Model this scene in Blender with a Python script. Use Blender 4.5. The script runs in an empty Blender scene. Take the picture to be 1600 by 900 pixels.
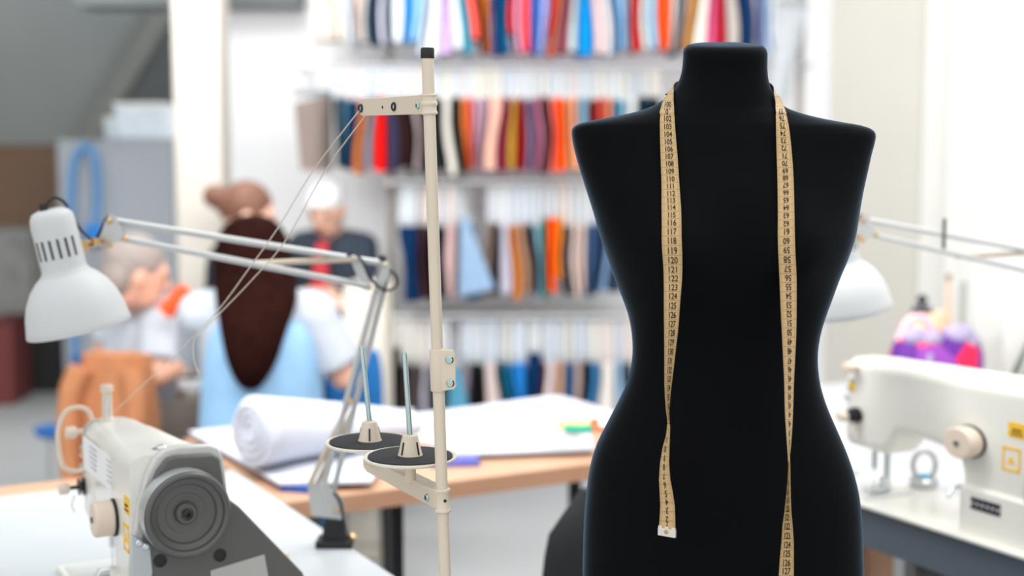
import bpy, bmesh, math, random
from mathutils import Vector, Matrix, Quaternion
from mathutils.bvhtree import BVHTree
random.seed(7)
PI = math.pi
S = bpy.context.scene
COL = S.collection

# ------------------------------------------------------------------ camera
FPX = 1600 * 50 / 36.0
CAM_H = 1.42
PITCH = math.radians(6)
CAM = Vector((0, 0, CAM_H))
RGT = Vector((1, 0, 0))
FWD = Vector((0, math.cos(PITCH), -math.sin(PITCH)))
UPV = Vector((0, math.sin(PITCH), math.cos(PITCH)))


def ray(px, py):
    return RGT * ((px - 800) / FPX) + UPV * ((450 - py) / FPX) + FWD


def P(px, py, Y):
    d = ray(px, py)
    return CAM + d * (Y / d.y)


def PZ(px, py, z):
    d = ray(px, py)
    return CAM + d * ((z - CAM_H) / d.z)


# the furniture grid of the room is turned against the camera
TH = math.radians(-61.3)
EX = Vector((math.cos(TH), math.sin(TH), 0))      # along the sewing tables, towards the viewer
EY = Vector((-math.sin(TH), math.cos(TH), 0))     # across them, to the right
CORNER = Vector((-0.543, 2.71, 0))


def G(a, b, z=0.0):
    v = CORNER + EX * a + EY * b
    return Vector((v.x, v.y, z))


# ------------------------------------------------------------------ materials
def lin(c):
    c /= 255.0
    return c / 12.92 if c <= 0.04045 else ((c + 0.055) / 1.055) ** 2.4


def rgb(r, g, b):
    return (lin(r), lin(g), lin(b), 1)


_M = {}


def mat(name, col, rough=0.55, metal=0.0, var=0.06, scale=12.0, bump=0.0, bscale=200.0, sheen=0.0, coat=0.0, spec=0.5):
    if name in _M:
        return _M[name]
    m = bpy.data.materials.new(name)
    m.use_nodes = True
    nt = m.node_tree
    b = nt.nodes['Principled BSDF']
    b.inputs['Roughness'].default_value = rough
    b.inputs['Metallic'].default_value = metal
    b.inputs['Specular IOR Level'].default_value = spec
    if sheen:
        b.inputs['Sheen Weight'].default_value = sheen
        b.inputs['Sheen Roughness'].default_value = 0.4
    if coat:
        b.inputs['Coat Weight'].default_value = coat
        b.inputs['Coat Roughness'].default_value = 0.15
    c = rgb(*col)
    tc = nt.nodes.new('ShaderNodeTexCoord')
    n = nt.nodes.new('ShaderNodeTexNoise')
    n.inputs['Scale'].default_value = scale
    n.inputs['Detail'].default_value = 3
    nt.links.new(tc.outputs['Object'], n.inputs['Vector'])
    r = nt.nodes.new('ShaderNodeValToRGB')
    r.color_ramp.elements[0].position = 0.3
    r.color_ramp.elements[1].position = 0.7
    r.color_ramp.elements[0].color = tuple(max(0, x * (1 - var)) for x in c[:3]) + (1,)
    r.color_ramp.elements[1].color = tuple(min(1, x * (1 + var)) for x in c[:3]) + (1,)
    nt.links.new(n.outputs['Fac'], r.inputs['Fac'])
    nt.links.new(r.outputs['Color'], b.inputs['Base Color'])
    if bump:
        n2 = nt.nodes.new('ShaderNodeTexNoise')
        n2.inputs['Scale'].default_value = bscale
        nt.links.new(tc.outputs['Object'], n2.inputs['Vector'])
        bp = nt.nodes.new('ShaderNodeBump')
        bp.inputs['Strength'].default_value = bump
        bp.inputs['Distance'].default_value = 0.002
        nt.links.new(n2.outputs['Fac'], bp.inputs['Height'])
        nt.links.new(bp.outputs['Normal'], b.inputs['Normal'])
    _M[name] = m
    return m


def wood(name, c1, c2, scale=3.0, rough=0.45):
    if name in _M:
        return _M[name]
    m = bpy.data.materials.new(name)
    m.use_nodes = True
    nt = m.node_tree
    b = nt.nodes['Principled BSDF']
    b.inputs['Roughness'].default_value = rough
    tc = nt.nodes.new('ShaderNodeTexCoord')
    mp = nt.nodes.new('ShaderNodeMapping')
    mp.inputs['Scale'].default_value = (1.2, 14, 14)
    n = nt.nodes.new('ShaderNodeTexNoise')
    n.inputs['Scale'].default_value = scale
    n.inputs['Detail'].default_value = 5
    r = nt.nodes.new('ShaderNodeValToRGB')
    r.color_ramp.elements[0].color = rgb(*c1)
    r.color_ramp.elements[1].color = rgb(*c2)
    nt.links.new(tc.outputs['Object'], mp.inputs['Vector'])
    nt.links.new(mp.outputs['Vector'], n.inputs['Vector'])
    nt.links.new(n.outputs['Fac'], r.inputs['Fac'])
    nt.links.new(r.outputs['Color'], b.inputs['Base Color'])
    _M[name] = m
    return m


def patch_mat(name, cols, scale=14.0, rough=0.7):
    """cells of several colours: printed cloth"""
    m = bpy.data.materials.new(name)
    m.use_nodes = True
    nt = m.node_tree
    b = nt.nodes['Principled BSDF']
    b.inputs['Roughness'].default_value = rough
    tc = nt.nodes.new('ShaderNodeTexCoord')
    v = nt.nodes.new('ShaderNodeTexVoronoi')
    v.inputs['Scale'].default_value = scale
    sp = nt.nodes.new('ShaderNodeSeparateColor')
    r = nt.nodes.new('ShaderNodeValToRGB')
    r.color_ramp.interpolation = 'CONSTANT'
    while len(r.color_ramp.elements) < len(cols):
        r.color_ramp.elements.new(0.5)
    for i, c in enumerate(cols):
        r.color_ramp.elements[i].position = i / len(cols)
        r.color_ramp.elements[i].color = rgb(*c)
    nt.links.new(tc.outputs['Object'], v.inputs['Vector'])
    nt.links.new(v.outputs['Color'], sp.inputs['Color'])
    nt.links.new(sp.outputs['Red'], r.inputs['Fac'])
    nt.links.new(r.outputs['Color'], b.inputs['Base Color'])
    return m


WHITE = mat('white_paint', (244, 244, 241), 0.6, var=0.02)
CREAMWALL = mat('cream_wall', (190, 187, 179), 0.8, var=0.02, scale=3)
CREAM = mat('cream_enamel', (232, 230, 221), 0.28, var=0.015, coat=0.3)
BEIGE = mat('beige_enamel', (221, 206, 184), 0.38, var=0.02, coat=0.2)
KNOB = mat('cream_plastic', (226, 208, 190), 0.42, var=0.02)
GREYMET = mat('grey_housing', (92, 91, 87), 0.42, var=0.04)
WHEELM = mat('wheel_grey', (96, 95, 92), 0.36, metal=0.35, var=0.05)
CHROME = mat('chrome', (215, 220, 222), 0.16, metal=1.0, var=0.02)
ZINC = mat('zinc', (180, 200, 200), 0.22, metal=1.0, var=0.05)
SILVER = mat('silver_paint', (190, 193, 194), 0.3, metal=0.5, var=0.03)
LAMPW = mat('lamp_white', (204, 206, 206), 0.5, var=0.01)
ARMG = mat('lamp_arm_grey', (196, 197, 196), 0.35, metal=0.3, var=0.02)
SPRING = mat('spring_tan', (205, 190, 170), 0.4, metal=0.3, var=0.08)
BRASS = mat('brass', (205, 175, 130), 0.3, metal=0.9, var=0.05)
BLACK = mat('black_plastic', (16, 17, 19), 0.45, var=0.1)
RUBBER = mat('black_felt', (42, 42, 45), 0.85, var=0.12, bump=0.3, bscale=400)
TABLEW = mat('white_laminate', (194, 199, 202), 0.3, var=0.01)
TABLEEDGE = mat('grey_edge', (84, 94, 104), 0.5, var=0.03)
BIRCH = wood('birch', (192, 148, 118), (206, 164, 134))
PAPER = mat('white_cloth', (204, 208, 219), 0.85, var=0.02, bump=0.2, bscale=60)
NAVYM = mat('navy_steel', (30, 34, 40), 0.5)
YELLOW = mat('yellow_sticker', (248, 196, 50), 0.5, var=0.02)
GREYLABEL = mat('grey_label', (182, 180, 174), 0.6, var=0.02)
PALELABEL = mat('pale_label', (240, 240, 240), 0.55, var=0.01)
INK = mat('ink', (22, 18, 14), 0.7, var=0.05)
GREYINK = mat('grey_ink', (150, 152, 156), 0.7, var=0.05)


# ------------------------------------------------------------------ mesh helpers
def add_box(bm, c, s, rot=None, taper=None):
    ret = bmesh.ops.create_cube(bm, size=1.0)
    vs = ret['verts']
    for v in vs:
        k = 1.0
        if taper and v.co.z > 0:
            k = taper
        p = Vector((v.co.x * s[0] * k, v.co.y * s[1] * k, v.co.z * s[2]))
        if rot is not None:
            p = rot @ p
        v.co = p + Vector(c)
    return vs


def frames(pts):
    pts = [Vector(p) for p in pts]
    n = len(pts)
    T = []
    for i in range(n):
        a = pts[max(0, i - 1)]
        b = pts[min(n - 1, i + 1)]
        t = (b - a)
        T.append(t.normalized() if t.length > 1e-9 else Vector((0, 0, 1)))
    ref = Vector((0, 0, 1)) if abs(T[0].z) < 0.9 else Vector((1, 0, 0))
    nrm = (ref - T[0] * ref.dot(T[0])).normalized()
    out = []
    for i in range(n):
        if i:
            q = T[i - 1].rotation_difference(T[i])
            nrm = q @ nrm
            nrm = (nrm - T[i] * nrm.dot(T[i])).normalized()
        out.append((pts[i], T[i], nrm, T[i].cross(nrm)))
    return out


def add_rings(bm, rings, cap=True, closed=True):
    vr = [[bm.verts.new(p) for p in r] for r in rings]
    n = len(vr[0])
    for i in range(len(vr) - 1):
        for j in range(n if closed else n - 1):
            k = (j + 1) % n
            try:
                bm.faces.new((vr[i][j], vr[i][k], vr[i + 1][k], vr[i + 1][j]))
            except ValueError:
                pass
    if cap:
        bm.faces.new(list(reversed(vr[0])))
        bm.faces.new(vr[-1])
    return vr


def add_tube(bm, pts, r, seg=10, cap=True):
    fr = frames(pts)
    rings = []
    for i, (p, t, n, b) in enumerate(fr):
        rr = r[i] if isinstance(r, (list, tuple)) else r
        rings.append([p + (n * math.cos(2 * PI * j / seg) + b * math.sin(2 * PI * j / seg)) * rr for j in range(seg)])
    add_rings(bm, rings, cap)


def smooth_path(pts, k=6):
    pts = [Vector(p) for p in pts]
    out = []
    n = len(pts)
    for i in range(n - 1):
        p0, p1, p2, p3 = pts[max(0, i - 1)], pts[i], pts[i + 1], pts[min(n - 1, i + 2)]
        for j in range(k):
            t = j / k
            out.append(0.5 * ((2 * p1) + (p2 - p0) * t + (2 * p0 - 5 * p1 + 4 * p2 - p3) * t * t + (3 * p1 - p0 - 3 * p2 + p3) * t ** 3))
    out.append(pts[-1])
    return out


def basis(axis):
    z = Vector(axis).normalized()
    ref = Vector((0, 0, 1)) if abs(z.z) < 0.9 else Vector((1, 0, 0))
    x = (ref - z * ref.dot(z)).normalized()
    y = z.cross(x)
    return Matrix((x, y, z)).transposed()


def add_lathe(bm, prof, origin, axis, seg=32, cap=True):
    B = basis(axis)
    o = Vector(origin)
    rings = []
    for r, h in prof:
        rings.append([o + B @ Vector((max(r, 1e-5) * math.cos(2 * PI * j / seg), max(r, 1e-5) * math.sin(2 * PI * j / seg), h)) for j in range(seg)])
    add_rings(bm, rings, cap)


def add_cyl(bm, a, b, r, seg=20, r2=None):
    a, b = Vector(a), Vector(b)
    add_lathe(bm, [(r, 0), (r if r2 is None else r2, (b - a).length)], a, b - a, seg)


def add_prism(bm, poly, M, depth):
    """poly: 2-D outline in the x,y plane of M, pushed along its z by depth"""
    r0 = [M @ Vector((x, y, 0)) for x, y in poly]
    r1 = [M @ Vector((x, y, depth)) for x, y in poly]
    add_rings(bm, [r0, r1], True)


def add_ball(bm, c, r, u=16, v=10, rot=None):
    ret = bmesh.ops.create_uvsphere(bm, u_segments=u, v_segments=v, radius=1.0)
    if not isinstance(r, (tuple, list)):
        r = (r, r, r)
    for w in ret['verts']:
        p = Vector((w.co.x * r[0], w.co.y * r[1], w.co.z * r[2]))
        if rot is not None:
            p = rot @ p
        w.co = p + Vector(c)


def add_capsule(bm, a, b, ra, rb, seg=12, flat=False):
    a, b = Vector(a), Vector(b)
    L = (b - a).length
    if L < 1e-6:
        add_ball(bm, a, ra)
        return
    if flat:
        add_lathe(bm, [(ra, 0), (rb, L)], a, b - a, seg)
        return
    prof = []
    for k in range(5):
        t = k / 4 * PI / 2
        prof.append((ra * math.sin(t), -ra * math.cos(t)))
    for k in range(5):
        t = k / 4 * PI / 2
        prof.append((rb * math.cos(t), L + rb * math.sin(t)))
    add_lathe(bm, prof, a, b - a, seg)


def link(o, parent=None):
    COL.objects.link(o)
    if parent is not None:
        o.parent = parent
    return o


def obj(name, bm, m, parent=None, bevel=0.0, segs=2, smooth=True, world=False, sub=0, angle=40):
    """one mesh object; world=True: the bmesh holds world points and the parent is unrotated"""
    if parent is not None and world:
        W = Matrix.Identity(4)
        q = parent
        chain = []
        while q is not None:
            chain.append(q)
            q = q.parent
        for q in reversed(chain):
            W = W @ q.matrix_basis
        bm.transform(W.inverted())
    bmesh.ops.recalc_face_normals(bm, faces=bm.faces)
    me = bpy.data.meshes.new(name)
    bm.to_mesh(me)
    bm.free()
    if smooth:
        for p in me.polygons:
            p.use_smooth = True
    o = bpy.data.objects.new(name, me)
    if isinstance(m, (list, tuple)):
        for k in m:
            me.materials.append(k)
    else:
        me.materials.append(m)
    link(o, parent)
    if bevel:
        bv = o.modifiers.new('Bevel', 'BEVEL')
        bv.width = bevel
        bv.segments = segs
        bv.limit_method = 'ANGLE'
        bv.angle_limit = math.radians(35)
        bv.harden_normals = False
    if sub:
        s = o.modifiers.new('Subsurf', 'SUBSURF')
        s.levels = s.render_levels = sub
    if smooth and not sub:
        try:
            me.set_sharp_from_angle(angle=math.radians(angle))
        except Exception:
            pass
    return o


def tag(o, label=None, cat=None, group=None, kind=None):
    if label:
        o['label'] = label
    if cat:
        o['category'] = cat
    if group:
        o['group'] = group
    if kind:
        o['kind'] = kind
    return o


def thing(name, label, cat, loc=(0, 0, 0), rotz=0.0, group=None):
    o = bpy.data.objects.new(name, None)
    o.empty_display_size = 0.05
    o.location = loc
    o.rotation_euler = (0, 0, rotz)
    link(o)
    return tag(o, label, cat, group)


def struct(name, bm, m, **kw):
    o = obj(name, bm, m, **kw)
    o['kind'] = 'structure'
    return o


def copy_tree(o, parent=None):
    c = o.copy()
    COL.objects.link(c)
    c.parent = parent
    for ch in list(o.children):
        copy_tree(ch, c)
    return c


def B():
    return bmesh.new()


# ------------------------------------------------------------------ setting
FLOORM = mat('grey_floor', (176, 178, 178), 0.45, var=0.04, scale=1.5)
bm = B(); add_box(bm, (0, 4.0, -0.05), (12, 13.0, 0.1)); struct('floor', bm, FLOORM, smooth=False)

# back wall behind the rack, with a narrow window right of the rack
YB = 6.5
def Xat(px, Y):
    return (px - 800) / FPX * Y / (math.cos(PITCH))
wx0, wx1 = Xat(1218, YB), Xat(1330, YB)
bm = B()
xl, xr = Xat(352, YB), 3.0
add_box(bm, ((xl - 0.93) / 2, YB + 0.06, 1.0), (-0.93 - xl, 0.12, 2.0))
add_box(bm, ((wx0 - 0.93) / 2, YB + 0.06, 1.6), (wx0 + 0.93, 0.12, 3.2))
add_box(bm, ((wx0 + wx1) / 2, YB + 0.06, 0.5), (wx1 - wx0, 0.12, 1.0))
add_box(bm, ((wx0 + wx1) / 2, YB + 0.06, 2.95), (wx1 - wx0, 0.12, 0.5))
add_box(bm, ((wx1 + xr) / 2, YB + 0.06, 1.6), (xr - wx1, 0.12, 3.2))
struct('wall_back', bm, mat('white_wall', (246, 247, 248), 0.8, var=0.015, scale=3), smooth=False)
# window frame
t = 0.04
bm = B()
for x in (wx0 + t / 2, wx1 - t / 2):
    add_box(bm, (x, YB + 0.03, 1.85), (t, 0.08, 1.7))
for z in (1.02, 2.68):
    add_box(bm, ((wx0 + wx1) / 2, YB + 0.03, z), (wx1 - wx0, 0.08, t))
struct('window_1', bm, WHITE, smooth=False)
# grey slab of ceiling over the white panel
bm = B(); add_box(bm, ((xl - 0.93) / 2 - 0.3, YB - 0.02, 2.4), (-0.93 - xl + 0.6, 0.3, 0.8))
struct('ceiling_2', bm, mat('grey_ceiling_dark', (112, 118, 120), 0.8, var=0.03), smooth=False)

# square cream pillar at the left of the white panel
px0, px1 = Xat(277, 5.6), Xat(351, 5.6)
bm = B(); add_box(bm, ((px0 + px1) / 2, 5.6 + 0.1, 1.7), (px1 - px0, 0.2, 3.4))
struct('pillar', bm, mat('pillar_cream', (212, 206, 196), 0.7, var=0.02, scale=2), bevel=0.012)

# attic: sloped ceiling, knee wall, left wall
YK = 9.2
zk = P(60, 226, YK).z
bm = B()
def slope(t, x):
    return Vector((x, YK - t, zk + t * 1.0))
tt = 3.6
a0, a1 = P(122, 226, YK).x, P(300, -60, YK - 1.1).x
vA = [slope(0, -7), slope(0, a0), slope(1.05, a1 + 0.03), slope(tt, a1 + 1.3), slope(tt, -7)]
top = [v + Vector((0, 0.1, 0.1)) for v in vA]
add_rings(bm, [vA, top])
SLOPE = mat('grey_slope', (178, 184, 184), 0.75, var=0.03, scale=2)
struct('ceiling_1', bm, SLOPE, smooth=False)
# the slope's boarded edge and the lower soffit beside it
def strip(name, q, th, m):
    bm = B()
    n = (q[1] - q[0]).cross(q[3] - q[0]).normalized() * th
    if n.y < 0:
        n = -n
    add_rings(bm, [[Vector(v) for v in q], [Vector(v) + n for v in q]])
    return struct(name, bm, m, smooth=False)
eA, eB = slope(0, a0), slope(1.25, a1 + 0.15)
strip('trim_1', [eA + Vector((-0.03, -0.06, -0.03)), eA + Vector((0.09, -0.06, -0.06)), eB + Vector((0.09, -0.06, -0.06)), eB + Vector((-0.03, -0.06, -0.03))], 0.05, mat('slope_trim', (168, 170, 164), 0.7))
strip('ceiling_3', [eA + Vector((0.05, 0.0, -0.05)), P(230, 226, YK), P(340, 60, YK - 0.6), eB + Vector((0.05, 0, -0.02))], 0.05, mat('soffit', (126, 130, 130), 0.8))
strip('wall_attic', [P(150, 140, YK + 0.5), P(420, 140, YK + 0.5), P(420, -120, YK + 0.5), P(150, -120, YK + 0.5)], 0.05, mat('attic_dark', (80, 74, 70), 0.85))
bm = B(); add_box(bm, (-3.6, YK + 0.06, zk / 2 + 0.02), (7.4, 0.1, zk + 0.04))
struct('wall_knee', bm, mat('brown_board', (128, 102, 84), 0.8, var=0.08, scale=1.5), smooth=False)
bm = B(); add_box(bm, (-4.6, 5.5, 1.4), (0.1, 7.6, 2.8))
struct('wall_left', bm, mat('left_wall', (170, 168, 162), 0.8), smooth=False)

# right wall, turned with the furniture: cream pier, then a wide window over a parapet
RW0 = P(1293, 300, 5.0); RW0.z = 0
def RW(s, z, off=0.0):
    v = RW0 + EX * s + EY * off
    return Vector((v.x, v.y, z))
def rw_box(bm, s0, s1, z0, z1, o0=0.0, o1=0.22):
    add_rings(bm, [[RW(s0, z0, o0), RW(s1, z0, o0), RW(s1, z0, o1), RW(s0, z0, o1)], [RW(s0, z1, o0), RW(s1, z1, o0), RW(s1, z1, o1), RW(s0, z1, o1)]])
bm = B()
rw_box(bm, 0, 0.62, 0, 3.2)
rw_box(bm, 0.62, 3.0, 0, 0.86)
rw_box(bm, 0.62, 3.0, 2.75, 3.2)
rw_box(bm, 3.0, 3.6, 0, 3.2)
struct('wall_right', bm, CREAMWALL, smooth=False)
bm = B()
for s in (0.65, 1.83, 2.97):
    rw_box(bm, s - 0.03, s + 0.03, 0.86, 2.75, 0.12, 0.18)
for z in (0.89, 2.72):
    rw_box(bm, 0.62, 3.0, z - 0.03, z + 0.03, 0.12, 0.18)
struct('window_2', bm, WHITE, smooth=False)
# sheer curtain before the wide window
cm = bpy.data.materials.new('sheer')
cm.use_nodes = True
nt = cm.node_tree
for n in list(nt.nodes):
    if n.type != 'OUTPUT_MATERIAL':
        nt.nodes.remove(n)
out = [n for n in nt.nodes if n.type == 'OUTPUT_MATERIAL'][0]
d1 = nt.nodes.new('ShaderNodeBsdfDiffuse'); d1.inputs['Color'].default_value = rgb(246, 246, 244)
d2 = nt.nodes.new('ShaderNodeBsdfTranslucent'); d2.inputs['Color'].default_value = rgb(250, 250, 248)
mx = nt.nodes.new('ShaderNodeMixShader')
wv = nt.nodes.new('ShaderNodeTexNoise'); wv.inputs['Scale'].default_value = 90
mr = nt.nodes.new('ShaderNodeMapRange'); mr.inputs['To Min'].default_value = 0.55; mr.inputs['To Max'].default_value = 0.75
nt.links.new(wv.outputs['Fac'], mr.inputs['Value'])
nt.links.new(mr.outputs['Result'], mx.inputs['Fac'])
nt.links.new(d1.outputs[0], mx.inputs[1]); nt.links.new(d2.outputs[0], mx.inputs[2]); nt.links.new(mx.outputs[0], out.inputs['Surface'])
bm = B()
N = 220
rows = []
for k, z in enumerate((0.62, 1.2, 1.9, 2.8)):
    rows.append([RW(0.50 + 2.5 * i / N, z, -0.05 - 0.022 * math.sin(i * 0.62 + 0.4 * math.sin(i * 0.13)) * (1.1 - 0.15 * k)) for i in range(N + 1)])
vr = [[bm.verts.new(p) for p in r] for r in rows]
for i in range(3):
    for j in range(N):
        bm.faces.new((vr[i][j], vr[i][j + 1], vr[i + 1][j + 1], vr[i + 1][j]))
cur = obj('sheer_curtain', bm, cm)
tag(cur, 'white sheer curtain hanging in soft folds before the wide window', 'curtain')
bm = B(); add_tube(bm, [RW(0.45, 2.81, -0.05), RW(3.05, 2.81, -0.05)], 0.012)
ro = obj('curtain_rod', bm, WHITE, cur)

# ------------------------------------------------------------------ tables
def grid_box(bm, a0, a1, b0, b1, z0, z1):
    add_rings(bm, [[G(a0, b0, z0), G(a1, b0, z0), G(a1, b1, z0), G(a0, b1, z0)], [G(a0, b0, z1), G(a1, b0, z1), G(a1, b1, z1), G(a0, b1, z1)]])

def table(name, label, a0, a1, b0, b1, ztop, th, topm, edgem, legm, legs, legw=0.05, rail=True, loc=None):
    t = thing(name, label, 'table', G((a0 + a1) / 2, (b0 + b1) / 2, 0))
    bm = B(); grid_box(bm, a0, a1, b0, b1, ztop - 0.004, ztop)
    obj('tabletop', bm, topm, t, world=True, smooth=False)
    bm = B(); grid_box(bm, a0, a1, b0, b1, ztop - th, ztop - 0.004)
    obj('edge_band', bm, edgem, t, world=True, smooth=False)
    for a, b in legs:
        bm = B(); grid_box(bm, a - legw / 2, a + legw / 2, b - legw / 2, b + legw / 2, 0, ztop - th)
        obj('leg', bm, legm, t, world=True, bevel=0.004)
    if rail:
        bm = B(); grid_box(bm, a0 + 0.1, a1 - 0.1, (b0 + b1) / 2 - 0.02, (b0 + b1) / 2 + 0.02, ztop - th - 0.06, ztop - th)
        obj('rail', bm, legm, t, world=True)
    return t

table('sewing_table', 'white sewing table with the desk lamp clamped to its edge, under the grey wheeled machine',
      0, 1.45, -0.62, 0.0, 0.78, 0.04, TABLEW, mat('pale_edge', (222, 224, 224), 0.4), NAVYM, [(0.1, -0.55), (0.1, -0.08), (1.35, -0.55), (1.35, -0.08)])
ZA = 0.75
table('work_table', 'birch work table with black legs, covered in white cloth and paper',
      -0.47, 0.18, 0.035, 1.06, ZA, 0.034, BIRCH, wood('birch_edge', (184, 138, 108), (198, 152, 122)), BLACK, [(-0.40, 0.12), (0.10, 0.30), (-0.40, 1.02), (0.10, 1.0)], legw=0.026, rail=False)
table('side_bench', 'narrow birch bench top beyond the far end of the white sewing table',
      -0.19, -0.012, -1.35, -0.03, 0.752, 0.034, BIRCH, wood('birch_edge', (184, 138, 108), (198, 152, 122)), BLACK, [(-0.1, -1.25), (-0.1, -0.2)], legw=0.04, rail=False)

# the right-hand sewing table, front edge measured at (1342,793) and (1600,860)
OR = P(1590, 800, 2.38)
FR = PZ(1342, 793, 0.78); FR2 = PZ(1600, 860, 0.78)
def gl(v):
    r = Vector((v.x, v.y, 0)) - CORNER
    return r.dot(EX), r.dot(EY)
fa, fb = gl(FR); fa2, fb2 = gl(FR2)
bR = (fb + fb2) / 2
table('sewing_table', 'white sewing table with thick dark grey edge, under the machine beside the black dress form',
      fa - 0.18, fa + 1.0, bR, bR + 0.56, 0.78, 0.075, TABLEW, TABLEEDGE, NAVYM, [(fa + 0.02, bR + 0.30), (fa + 0.02, bR + 0.5), (fa + 0.9, bR + 0.1), (fa + 0.9, bR + 0.5)], legw=0.045, rail=False)
ct = table('cutting_table', 'large white cutting table holding the pink and purple bag',
      fa - 1.06, fa - 0.2, bR + 0.20, bR + 1.35, 0.765, 0.04, TABLEW, TABLEW, SILVER, [(fa - 0.9, bR + 0.4), (fa - 0.3, bR + 0.4), (fa - 0.9, bR + 1.25), (fa - 0.3, bR + 1.25)])

# things under the right-hand table
def carton(px, py, Y, w, d, h, rz, label, m):
    c = P(px, py, Y)
    t = thing('cardboard_box', label, 'box', (c.x, c.y, 0), rz, 'boxes under the sewing table')
    bm = B()
    add_box(bm, (0, 0, h / 2), (w, d, h))
    obj('box_body', bm, m, t, bevel=0.004)
    for sgn in (-1, 1):
        bm = B(); add_box(bm, (0, sgn * d / 4, h + 0.003), (w, d / 2 - 0.003, 0.005)); obj('flap', bm, m, t)
    bm = B(); add_box(bm, (0, 0, h + 0.0065), (w * 0.999, 0.05, 0.0012)); obj('packing_tape', bm, mat('parcel_tape', (190, 160, 120), 0.3), t)
CARD = mat('cardboard', (214, 176, 150), 0.8, var=0.05)
CARD2 = mat('cardboard_dark', (190, 146, 116), 0.8, var=0.05)
carton(1362, 850, 3.62, 0.30, 0.30, 0.62, 0.1, 'pale cardboard box under the sewing table, beside its black leg', CARD)
carton(1560, 870, 3.12, 0.50, 0.30, 0.58, 0.05, 'wide brown cardboard box under the sewing table, behind the pedal linkage', CARD2)
mc = P(1462, 905, 2.62)
t = thing('motor_unit', 'dark motor unit hanging under the sewing table', 'motor', (mc.x, mc.y, 0.0))
bm = B(); add_cyl(bm, (-0.05, 0, 0.60), (0.05, 0, 0.60), 0.045); obj('motor_body', bm, GREYMET, t, bevel=0.006)
bm = B(); add_box(bm, (0, 0, 0.671), (0.05, 0.05, 0.06)); obj('bracket', bm, BLACK, t, bevel=0.003)
bm = B(); add_tube(bm, [(0.0, 0, 0.56), (0.02, -0.01, 0.3), (0.02, -0.02, 0.0)], 0.008); obj('pedal_rod', bm, CHROME, t)
kc = P(1538, 878, 2.4)
t = thing('knee_lifter', 'dark knee lifter rod under the grey table edge', 'lever', (kc.x, kc.y, 0))
bm = B(); add_tube(bm, [(-0.06, 0, 0.697), (0.0, 0, 0.692), (0.02, 0, 0.66), (0.0, 0.0, 0.62)], 0.006); obj('lifter_rod', bm, BLACK, t)
bm = B(); add_ball(bm, (0.0, 0, 0.60), (0.018, 0.01, 0.025)); obj('pad', bm, BLACK, t)

# ------------------------------------------------------------------ industrial sewing machine
def rounded_loft(bm, xs, sect):
    """sect(x) -> list of (y,z)"""
    rings = [[Vector((x, y, z)) for y, z in sect(x)] for x in xs]
    add_rings(bm, rings)

def rrect(y0, y1, z0, z1, r, n=4):
    out = []
    for cx, cy, a0 in ((y1 - r, z1 - r, 0), (y0 + r, z1 - r, 90), (y0 + r, z0 + r, 180), (y1 - r, z0 + r, 270)):
        for k in range(n + 1):
            a = math.radians(a0 + 90 * k / n)
            out.append((cx + r * math.cos(a), cy + r * math.sin(a)))
    return out

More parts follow.
